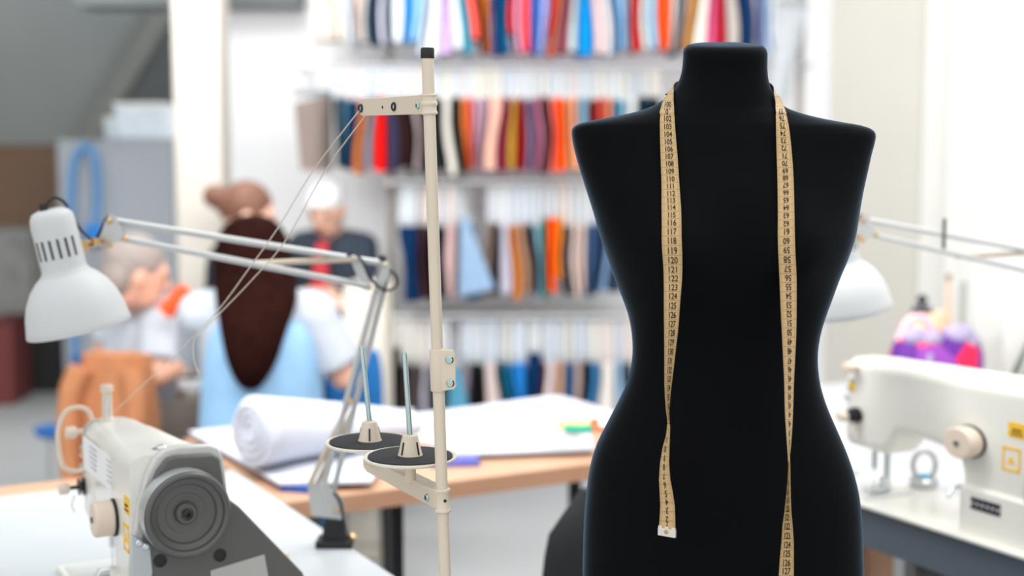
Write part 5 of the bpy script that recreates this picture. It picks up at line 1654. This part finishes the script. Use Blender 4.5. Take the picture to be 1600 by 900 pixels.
# ------------------------------------------------------------------ people
SKIN = mat('skin', (232, 176, 150), 0.55, var=0.05, scale=8)
SKIN2 = mat('skin_pale', (240, 190, 166), 0.55, var=0.05, scale=8)
TEE = mat('white_tee', (184, 190, 199), 0.9, bump=0.2, bscale=80)
def remeshed(name, bm, m, parent, voxel=0.007, it=6):
    o = obj(name, bm, m, parent)
    r = o.modifiers.new('Remesh', 'REMESH'); r.mode = 'VOXEL'; r.voxel_size = voxel; r.use_smooth_shade = True
    s = o.modifiers.new('Smooth', 'SMOOTH'); s.iterations = it; s.factor = 0.5
    return o
def hand(bm, wrist, dirv, palm_n, side):
    """palm, four fingers of unequal length bent at the knuckles, thumb from the side of the palm"""
    d = Vector(dirv).normalized(); n = Vector(palm_n); n = (n - d * n.dot(d)).normalized(); s = d.cross(n) * side
    w = Vector(wrist)
    for k in (-1, -0.33, 0.33, 1):
        add_capsule(bm, w + s * 0.012 * k, w + d * 0.085 + s * 0.029 * k, 0.014, 0.012, 8)
    for k, L in ((-1, 0.058), (-0.33, 0.072), (0.33, 0.078), (1, 0.068)):
        b0 = w + d * 0.085 + s * 0.030 * k
        b1 = b0 + (d * 0.9 + n * 0.35).normalized() * L * 0.5
        b2 = b1 + (d * 0.5 + n * 0.85).normalized() * L * 0.5
        add_capsule(bm, b0, b1, 0.0092, 0.0086, 8); add_capsule(bm, b1, b2, 0.0086, 0.0074, 8)
    t0 = w + d * 0.03 + s * 0.030
    t1 = t0 + (d * 0.6 + s * 0.7 + n * 0.3).normalized() * 0.04
    t2 = t1 + (d * 0.8 + s * 0.2 + n * 0.5).normalized() * 0.03
    add_capsule(bm, t0, t1, 0.012, 0.0098, 8); add_capsule(bm, t1, t2, 0.0098, 0.008, 8)

def person(label, loc, yaw, P_, skin=SKIN):
    """seated figure, facing local +y. P_: head (centre), hd (direction the face looks), sh (shoulder height, lean), elbows, hands ..."""
    t = thing('person', label, 'person', (loc[0], loc[1], 0), yaw)
    hc = Vector(P_['head']); lean = P_.get('lean', 0.05); sz = P_['sh']; hw = P_.get('hw', 0.175)
    hip = Vector((0, 0, P_.get('hip', 0.52)))
    chest = Vector((0, lean, sz))
    fy = P_.get('hyaw', 0.0); fp = P_.get('hpitch', -0.25)
    Rh = Matrix.Rotation(fy, 3, 'Z') @ Matrix.Rotation(fp, 3, 'X')
    body = B()
    # head
    add_ball(body, hc, (0.074, 0.092, 0.105), rot=Rh)
    add_ball(body, hc + Rh @ Vector((0, 0.035, -0.055)), (0.055, 0.055, 0.058), rot=Rh)
    add_capsule(body, hc + Rh @ Vector((0, 0.088, 0.005)), hc + Rh @ Vector((0, 0.106, -0.028)), 0.010, 0.015, 8)
    add_ball(body, hc + Rh @ Vector((0, 0.080, -0.066)), (0.024, 0.012, 0.010), rot=Rh)
    add_ball(body, hc + Rh @ Vector((0, 0.078, 0.018)), (0.05, 0.02, 0.012), rot=Rh)
    for s in (-1, 1):
        add_ball(body, hc + Rh @ Vector((s * 0.075, -0.005, -0.012)), (0.012, 0.02, 0.032), rot=Rh)
    # neck, torso
    add_capsule(body, chest + Vector((0, 0.0, 0.0)), hc + Rh @ Vector((0, -0.02, -0.07)), 0.062, 0.052)
    tw = P_.get('tw', 1.0)
    for s in (-1, 1):
        add_capsule(body, hip + Vector((s * 0.05, 0, 0)), chest + Vector((s * 0.07 * tw, 0, -0.08)), 0.12 * tw, 0.105 * tw)
    shl = {}
    for s in (-1, 1):
        shl[s] = chest + Vector((s * hw, 0, -0.035))
        add_capsule(body, chest + Vector((s * 0.04, 0, -0.02)), shl[s], 0.06, 0.052)
    arms = {}
    for s, k in ((-1, 'l'), (1, 'r')):
        e, h = Vector(P_['e' + k]), Vector(P_['h' + k])
        arms[s] = (e, h)
        add_capsule(body, shl[s], e, 0.047, 0.038)
        add_capsule(body, e, h, 0.038, 0.026)
        hand(body, h, h - e, P_.get('pn', (0, 0, -1)), s)
    kz = P_.get('knee', 0.50)
    for s in (-1, 1):
        k_ = Vector((s * 0.11, 0.42, kz)); a_ = Vector((s * 0.11, 0.36, 0.08))
        add_capsule(body, hip + Vector((s * 0.09, 0, -0.01)), k_, 0.085, 0.058)
        add_capsule(body, k_, a_, 0.055, 0.036)
        add_capsule(body, Vector((s * 0.11, 0.34, 0.035)), Vector((s * 0.115, 0.50, 0.028)), 0.034, 0.026)
    remeshed('body', body, skin, t)
    # clothes
    top = B(); g = 0.014
    for s in (-1, 1):
        add_capsule(top, hip + Vector((s * 0.05, 0, 0)), chest + Vector((s * 0.07 * tw, 0, -0.08)), 0.12 * tw + g, 0.105 * tw + g)
    sl = P_.get('sleeve', 0.75)
    for s in (-1, 1):
        add_capsule(top, chest + Vector((s * 0.055, 0, -0.03)), shl[s], 0.060 + g, 0.052 + g)
        e, h = arms[s]
        add_capsule(top, shl[s], shl[s].lerp(e, 0.35), 0.052 + g, 0.052 + g)
        if sl <= 1:
            add_capsule(top, shl[s].lerp(e, 0.2), shl[s].lerp(e, sl), 0.052 + g, 0.052 + g * 1.3, flat=True)
        else:
            add_capsule(top, shl[s], e, 0.050 + g, 0.040 + g)
            add_capsule(top, e, e.lerp(h, sl - 1), 0.040 + g, 0.030 + g, flat=True)
    remeshed(P_.get('topname', 'shirt'), top, P_['topm'], t)
    tr_ = B()
    add_capsule(tr_, hip + Vector((-0.06, 0, -0.01)), hip + Vector((0.06, 0, -0.01)), 0.145, 0.145)
    for s in (-1, 1):
        k_ = Vector((s * 0.11, 0.42, kz)); a_ = Vector((s * 0.11, 0.36, 0.10))
        add_capsule(tr_, hip + Vector((s * 0.09, 0, -0.01)), k_, 0.10, 0.072)
        add_capsule(tr_, k_, a_, 0.070, 0.055, flat=True); add_ball(tr_, k_, 0.072)
    remeshed('trousers', tr_, P_.get('trm', NAVYM), t)
    sh = B()
    for s in (-1, 1):
        add_capsule(sh, Vector((s * 0.11, 0.33, 0.042)), Vector((s * 0.115, 0.51, 0.036)), 0.042, 0.034)
    remeshed('shoes', sh, BLACK, t)
    # face details
    for s in (-1, 1):
        bm = B(); add_ball(bm, hc + Rh @ Vector((s * 0.030, 0.082, 0.0)), (0.011, 0.008, 0.0065), 12, 8, rot=Rh); obj('eye', bm, mat('eye_dark', (60, 45, 40), 0.3), t)
    bm = B(); add_ball(bm, hc + Rh @ Vector((0, 0.093, -0.052)), (0.022, 0.006, 0.006), 12, 8, rot=Rh); obj('mouth', bm, mat('lips', (196, 110, 104), 0.5), t)
    return t, hc, Rh, chest, shl, arms

# dark haired woman, back to the viewer
hW = P(395, 388, 3.8)
W2 = P(402, 500, 3.8)
t, hc, Rh, chest, shl, arms = person('woman seen from behind with long dark brown hair, white tee and light blue pinafore', (W2.x, 3.8), 0.0,
    dict(head=(hW.x - W2.x, 0.05, 1.105), sh=0.985, lean=0.0, hw=0.15, tw=0.8, el=(-0.19, 0.16, 0.80), hl=(-0.10, 0.40, 0.78), er=(0.225, 0.03, 0.775), hr=(0.16, 0.30, 0.86), topm=TEE, sleeve=0.8, hpitch=-0.2, trm=mat('blue_jeans', (40, 90, 140), 0.9), hip=0.54))
HAIRD = mat('dark_hair', (34, 14, 11), 0.8, var=0.3, scale=40, spec=0.03)
def px_ring(py, l, r, yc_, dpt, org, n=28):
    L, R_ = P(l, py, yc_), P(r, py, yc_)
    return [Vector(((L.x + R_.x) / 2 - org.x + (R_.x - L.x) / 2 * math.cos(a), yc_ - org.y + dpt * math.sin(a), L.z)) for a in [2 * PI * k / n for k in range(n)]]
org = Vector((W2.x, 3.8, 0))
bm = B()
rows_h = [(335, 385, 402, 3.84, .02), (338, 372, 418, 3.84, .055), (346, 356, 432, 3.835, .085), (360, 344, 444, 3.83, .105), (385, 336, 455, 3.82, .118), (415, 334, 460, 3.80, .112), (440, 335, 464, 3.765, .100), (470, 337, 466, 3.71, .090), (500, 342, 455, 3.66, .082), (530, 346, 444, 3.63, .074), (556, 352, 437, 3.615, .064), (576, 358, 428, 3.608, .052), (592, 366, 418, 3.605, .038), (604, 374, 408, 3.605, .024), (610, 384, 400, 3.605, .010)]
add_rings(bm, [px_ring(*r[:5], org) for r in rows_h])
obj('long_hair', bm, HAIRD, t, sub=1)
LBLUE = mat('light_blue_denim', (148, 190, 226), 0.9, var=0.06, scale=18, bump=0.3, bscale=120)
bm = B()
rows_d = [(486, 352, 462, 3.79, .12), (500, 336, 482, 3.79, .150), (515, 328, 494, 3.79, .165), (545, 322, 500, 3.79, .172), (590, 316, 504, 3.80, .178), (640, 314, 507, 3.82, .19), (690, 311, 509, 3.84, .21), (740, 306, 512, 3.86, .23), (800, 300, 516, 3.88, .25)]
add_rings(bm, [px_ring(*r[:5], org) for r in rows_d])
obj('pinafore', bm, LBLUE, t, sub=1)
def stool(x, y, z, lab):
    t = thing('stool', lab, 'stool', (x, y, 0))
    bm = B(); add_lathe(bm, [(0.15, z - 0.04), (0.165, z - 0.03), (0.165, z - 0.005), (0.15, z), (0, z)], (0, 0, 0), (0, 0, 1), 28); obj('seat', bm, CHM, t)
    for k in range(4):
        a = PI / 4 + k * PI / 2
        bm = B(); add_tube(bm, [(0.11 * math.cos(a), 0.11 * math.sin(a), z - 0.03), (0.17 * math.cos(a), 0.17 * math.sin(a), 0)], 0.012, 8); obj('leg', bm, SILVER, t)
stool(W2.x, 3.80, 0.375, 'round stool under the dark haired woman')

# blue upholstered chair beside her
c5 = P(552, 600, 4.31)
t = thing('blue_chair', 'deep blue upholstered chair beside the light blue pinafore', 'chair', (c5.x, 4.40, 0))
BLUEU = mat('blue_upholstery', (24, 108, 176), 0.85, var=0.12, scale=10, bump=0.2)
bm = B(); rr = []
zt_, zb_ = P(552, 545, 4.33).z, P(552, 662, 4.33).z
for i in range(10):
    k = i / 9
    z = zb_ + (zt_ - zb_) * k
    hw = 0.092 * (1.0 - 0.15 * k ** 4)
    rr.append([Vector((hw * math.copysign(abs(math.cos(a)) ** 0.6, math.cos(a)), -0.07 + 0.03 * math.sin(a) - 0.02 * k, z)) for a in [2 * PI * j / 28 for j in range(28)]])
add_rings(bm, rr); obj('backrest', bm, BLUEU, t, bevel=0.01, angle=60)
bm = B(); add_box(bm, (0, 0.09, 0.45), (0.20, 0.26, 0.07)); obj('seat', bm, BLUEU, t, bevel=0.02, segs=3)
for a, b in ((-1, -1), (1, -1), (1, 1), (-1, 1)):
    bm = B(); add_tube(bm, [(a * 0.08, 0.09 + b * 0.10, 0.43), (a * 0.09, 0.09 + b * 0.12, 0)], 0.012, 8); obj('leg', bm, BLACK, t)

# older woman in a white tee on a chair with a brown jacket
W1 = P(205, 540, 4.58)
hW = P(213, 418, 4.4)
ya = -1.0
cy_, sy_ = math.cos(-ya), math.sin(-ya)
def lc(px, py, Y, o=W1, yaw=ya, yo=4.58):
    v = P(px, py, Y); dx, dy = v.x - o.x, v.y - yo
    return (dx * math.cos(-yaw) - dy * math.sin(-yaw), dx * math.sin(-yaw) + dy * math.cos(-yaw), v.z)
t, hc, Rh, chest, shl, arms = person('grey haired woman in a white tee leaning over the far table', (W1.x, 4.58), ya,
    dict(head=lc(214, 424, 4.42), sh=0.90, lean=0.05, hw=0.14, er=lc(246, 588, 4.34), hr=lc(300, 556, 4.42), el=(-0.22, -0.02, 0.72), hl=(-0.11, 0.10, 0.66), topm=TEE, sleeve=0.85, hpitch=-0.25, hyaw=-0.1, knee=0.46, tw=0.85, hip=0.51, trm=mat('beige_trousers', (150, 140, 130), 0.9)), SKIN)
bm = B(); add_ball(bm, hc + Rh @ Vector((0, -0.018, 0.028)), (0.086, 0.098, 0.092), rot=Rh); add_ball(bm, hc + Rh @ Vector((0, -0.055, -0.025)), (0.080, 0.058, 0.078), rot=Rh)
remeshed('grey_hair', bm, mat('grey_hair', (152, 140, 134), 0.6, var=0.2, scale=50), t)
bm = B(); add_tube(bm, [chest + Vector((0.066 * math.cos(a), 0.008 + 0.066 * math.sin(a), 0.035 + 0.01 * math.sin(a))) for a in [2 * PI * k / 24 for k in range(25)]], 0.011, 8); obj('dark_collar', bm, mat('dark_navy', (28, 36, 48), 0.8), t)
# her chair and the jacket hung over it
cdir = Vector((-math.sin(ya), math.cos(ya), 0))
cc = Vector((P(195, 600, 4.25).x + 0.05, 4.37, 0))
cdir = Vector((math.sin(0.3), math.cos(0.3), 0))
t = thing('wooden_chair', 'chair under the grey haired woman, mostly hidden by a brown jacket', 'chair', cc, -0.3)
WOODB = wood('chair_wood', (120, 80, 56), (150, 104, 74))
bm = B(); add_box(bm, (0, 0, 0.335), (0.36, 0.36, 0.03)); obj('seat', bm, WOODB, t, bevel=0.006)
for a, b in ((-1, -1), (1, -1), (1, 1), (-1, 1)):
    bm = B(); add_box(bm, (a * 0.16, b * 0.16, 0.16), (0.03, 0.03, 0.32)); obj('leg', bm, WOODB, t)
bm = B(); add_box(bm, (-0.075, -0.19, 0.545), (0.022, 0.022, 0.42)); add_box(bm, (0.075, -0.19, 0.545), (0.022, 0.022, 0.42)); add_box(bm, (0, -0.19, 0.71), (0.165, 0.02, 0.08)); obj('backrest', bm, WOODB, t, bevel=0.004)
JACK = mat('brown_jacket', (186, 124, 84), 0.9, var=0.12, scale=9, bump=0.3, bscale=90)
jk = thing('brown_jacket', 'brown jacket hung over the back of the chair with the grey haired woman', 'jacket', cc + cdir * -0.19, -0.3)
bm = B(); rr = []
for i in range(14):
    k = i / 13
    z = 0.785 - 0.42 * k
    hw = 0.105 + 0.03 * math.sin(k * 2.2)
    rr.append([Vector((hw * math.copysign(abs(math.cos(a)) ** 0.7, math.cos(a)) * (1 + 0.05 * math.sin(4 * a + k)), (0.045 + 0.02 * k) * math.sin(a) - 0.02 * k + 0.010 * math.sin(6 * a + 2 * k), z)) for a in [2 * PI * j / 40 for j in range(40)]])
vr_ = add_rings(bm, rr, cap=False); bm.faces.new(vr_[0]); jb = obj('jacket_body', bm, JACK, jk, angle=70)
sd = jb.modifiers.new('Solid', 'SOLIDIFY'); sd.thickness = 0.006
for s in (-1, 1):
    bm = B(); add_tube(bm, smooth_path([(s * 0.085, -0.055, 0.745), (s * 0.112, -0.075, 0.66), (s * 0.115, -0.085, 0.52), (s * 0.108, -0.09, 0.42)]), [0.036] * 6 + [0.034] * 6 + [0.03] * 7, 12); obj('sleeve', bm, JACK, jk)

# woman with a hair bun
W3 = P(366, 420, 5.30)
t, hc, Rh, chest, shl, arms = person('woman with reddish brown hair in a bun, dark top, turned to the window side', (W3.x, 5.30), -1.45,
    dict(head=(0.0, 0.06, P(365, 334, 5.25).z), sh=P(372, 385, 5.30).z + 0.01, lean=0.02, hw=0.17, el=(-0.22, 0.14, 0.78), hl=(-0.10, 0.36, 0.80), er=(0.22, 0.12, 0.78), hr=(0.10, 0.36, 0.80), topm=mat('dark_top', (20, 28, 38), 0.9), sleeve=1.6, topname='top', hip=0.52), SKIN2)
HAIRR = mat('auburn_hair', (122, 82, 64), 0.55, var=0.25, scale=40)
bm = B(); add_ball(bm, hc + Rh @ Vector((0, -0.016, 0.026)), (0.084, 0.098, 0.094), rot=Rh); add_ball(bm, hc + Rh @ Vector((0, -0.135, 0.03)), (0.050, 0.048, 0.046), rot=Rh); add_capsule(bm, hc + Rh @ Vector((0, -0.07, 0.0)), hc + Rh @ Vector((0, -0.12, 0.02)), 0.05, 0.035)
remeshed('hair_bun', bm, HAIRR, t)
stool(W3.x, 5.30, 0.355, 'round stool under the woman with the hair bun')

# man in a dark jacket with a red scarf, facing the viewer
W4 = P(520, 400, 6.10)
t, hc, Rh, chest, shl, arms = person('person in a white cap, dark jacket and red tie, head bent over the far table', (W4.x, 6.10), PI - 0.25,
    dict(head=(0.0, 0.07, P(515, 326, 6.0).z), sh=P(512, 372, 6.10).z, lean=0.0, hw=0.14, el=(-0.19, 0.12, 0.76), hl=(-0.10, 0.34, 0.80), er=(0.19, 0.12, 0.76), hr=(0.10, 0.34, 0.80), topm=mat('navy_jacket', (44, 54, 68), 0.85), sleeve=1.8, topname='jacket', hpitch=-0.4, hip=0.50), SKIN2)
bm = B(); add_ball(bm, hc + Rh @ Vector((0, -0.012, 0.040)), (0.080, 0.096, 0.080), rot=Rh); add_capsule(bm, hc + Rh @ Vector((-0.04, 0.085, 0.055)), hc + Rh @ Vector((0.04, 0.085, 0.055)), 0.016, 0.016)
remeshed('cap', bm, mat('white_cap', (240, 242, 244), 0.8), t)
bm = B(); add_rings(bm, [[Vector((x * w_, y_ + dy_, z_)) for x, dy_ in ((-1, 0), (1, 0), (1, -0.02), (-1, -0.02))] for w_, y_, z_ in ((0.020, 0.118, chest.z - 0.01), (0.026, 0.145, chest.z - 0.06), (0.034, 0.150, chest.z - 0.16), (0.040, 0.152, chest.z - 0.25))])
obj('red_tie', bm, mat('red_tie', (214, 60, 72), 0.8), t)
stool(W4.x, 6.10, 0.335, 'round stool under the person in the white cap')

# the table the four sit round
ftx0, ftx1 = -1.01, -0.58
ft = thing('far_table', 'white table with black frame between the four people', 'table', ((ftx0 + ftx1) / 2, 4.60, 0))
bm = B(); add_box(bm, (0, 0, 0.675), (ftx1 - ftx0, 0.68, 0.03)); obj('tabletop', bm, TABLEW, ft, bevel=0.004)
bm = B(); add_box(bm, (0, 0, 0.637), (ftx1 - ftx0 - 0.10, 0.52, 0.045)); obj('apron', bm, BLACK, ft)
for a, b in ((1, -1), (1, 1)):
    bm = B(); add_box(bm, (a * 0.17, b * 0.24, 0.308), (0.04, 0.04, 0.615)); obj('leg', bm, BLACK, ft)
# orange thread cone on a thin rod, on that table
oc = P(274, 470, 4.50)
t = thing('thread_cone', 'bright orange thread cone tilted on a thin rod before the grey haired woman', 'thread cone', (P(299, 560, 4.31).x, 4.31, 0.69))
L0, L1 = P(258, 488, 4.31), P(292, 452, 4.31)
bm = B(); add_tube(bm, [L0, L1], [0.028, 0.025], 16); obj('cone', bm, mat('orange_thread', (255, 88, 24), 0.6), t, world=True)
bm = B(); p_ = P(299, 560, 4.31); add_tube(bm, [Vector((p_.x, 4.31, 0.69)), Vector((p_.x, 4.31, L1.z - 0.03)), L1 - (L1 - L0) * 0.25], 0.005, 8); obj('rod', bm, GREYMET, t, world=True)
bm = B(); add_lathe(bm, [(0.035, 0), (0.035, 0.006), (0.01, 0.012)], (p_.x, 4.31, 0.69), (0, 0, 1), 16); obj('rod_base', bm, BLACK, t, world=True)
# pale jug and lilac bundle on the far table
jg = P(326, 500, 4.74)
t = thing('white_jug', 'white jug on the far table left of the dark haired woman', 'jug', (jg.x, 4.74, 0.69))
hj = P(317, 462, 4.72).z - 0.69
bm = B(); add_lathe(bm, [(0.030, 0.0), (0.040, 0.02), (0.042, hj * 0.5), (0.030, hj * 0.8), (0.034, hj), (0.0, hj - 0.005)], (0, 0, 0), (0, 0, 1), 20); obj('jug_body', bm, WHITE, t)
bm = B(); add_tube(bm, smooth_path([(-0.03, 0, hj * 0.85), (-0.065, 0, hj * 0.7), (-0.04, 0, hj * 0.35)]), 0.006, 8); obj('handle', bm, WHITE, t)
# lilac cloth on the far table before the person in the cap
lc_ = P(490, 420, 4.85)
heap('lilac_cloth', [Vector((P(470, 480, 4.8).x, 4.70, 0)), Vector((P(527, 480, 4.8).x, 4.70, 0)), Vector((P(527, 480, 4.9).x, 4.90, 0)), Vector((P(470, 480, 4.9).x, 4.90, 0))], 0.691, folds(0.16, 4, 4, 0.4, 0.45), mat('lilac', (222, 206, 222), 0.85, bump=0.2), 'lilac cloth heaped on the far table before the person in the cap', 'cloth')
# cream drawer cabinet behind
cb = P(572, 500, 4.75)
t = thing('drawer_cabinet', 'cream drawer cabinet against the rack, right of the far table', 'cabinet', (cb.x, 4.83, 0))
hcz = P(572, 452, 4.65).z
bm = B(); add_box(bm, (0, 0, hcz / 2), (0.14, 0.28, hcz)); obj('cabinet_body', bm, mat('cream_cab', (224, 216, 202), 0.6), t, bevel=0.005)
for k in range(3):
    bm = B(); add_box(bm, (0, -0.145, hcz * (0.2 + 0.3 * k)), (0.125, 0.012, hcz * 0.27)); d_ = obj('drawer', bm, mat('cream_cab2', (230, 223, 210), 0.6), t, bevel=0.003)
    bm = B(); add_ball(bm, (0, -0.156, hcz * (0.2 + 0.3 * k)), 0.010); obj('knob', bm, SILVER, d_)

# ------------------------------------------------------------------ light
w = bpy.data.worlds.new('World'); S.world = w
w.use_nodes = True
nt = w.node_tree
bg = nt.nodes['Background']
tc = nt.nodes.new('ShaderNodeTexCoord')
sp_ = nt.nodes.new('ShaderNodeSeparateXYZ')
nt.links.new(tc.outputs['Generated'], sp_.inputs[0])
rp = nt.nodes.new('ShaderNodeValToRGB')
rp.color_ramp.elements[0].position = 0.0; rp.color_ramp.elements[0].color = (0.75, 0.75, 0.76, 1)
rp.color_ramp.elements[1].position = 1.0; rp.color_ramp.elements[1].color = (0.93, 0.97, 1.0, 1)
nt.links.new(sp_.outputs['Z'], rp.inputs['Fac'])
nt.links.new(rp.outputs['Color'], bg.inputs['Color'])
bg.inputs['Strength'].default_value = 1.2
sun = bpy.data.lights.new('Sun', 'SUN'); sun.energy = 0.7; sun.angle = math.radians(25); sun.color = (1.0, 0.98, 0.95)
so = bpy.data.objects.new('sun', sun); link(so)
so.rotation_euler = Vector((-0.55, -0.55, -1.0)).to_track_quat('-Z', 'Y').to_euler()

ar = bpy.data.lights.new('CeilingLamp', 'AREA'); ar.shape = 'RECTANGLE'; ar.size = 3.2; ar.size_y = 1.0; ar.energy = 98; ar.color = (1.0, 0.99, 0.97)  # added fill without a fixture, brightens the rack and back wall
ao = bpy.data.objects.new('ceiling_lamp_light', ar); link(ao)
ao.location = (-0.3, 2.3, 2.5)
ao.rotation_euler = (Vector((0.0, 6.2, 1.2)) - Vector(ao.location)).to_track_quat('-Z', 'Y').to_euler()
a2 = bpy.data.lights.new('CeilingLamp2', 'AREA'); a2.shape = 'RECTANGLE'; a2.size = 0.9; a2.size_y = 0.5; a2.energy = 26  # second added fill, stands in for sunlight on the white wall
o2_ = bpy.data.objects.new('ceiling_lamp_light_far', a2); link(o2_)
o2_.location = (-1.2, 4.9, 2.9)
o2_.rotation_euler = (Vector((-0.85, 6.5, 1.25)) - Vector(o2_.location)).to_track_quat('-Z', 'Y').to_euler()
cam = bpy.data.cameras.new('Camera'); co = bpy.data.objects.new('Camera', cam); link(co)
co.location = CAM
co.rotation_euler = (math.radians(90) - PITCH, 0, 0)
cam.lens = 50; cam.sensor_width = 36; cam.sensor_fit = 'HORIZONTAL'
cam.clip_start = 0.05; cam.clip_end = 100
cam.dof.use_dof = True
cam.dof.focus_distance = 1.57
cam.dof.aperture_fstop = 2.6
cam.dof.aperture_blades = 0
S.camera = co
S.cycles.use_denoising = True
S.view_settings.view_transform = 'Standard'
S.view_settings.look = 'None'
S.view_settings.gamma = 1.0
S.view_settings.use_curve_mapping = False
S.view_settings.exposure = 0.15
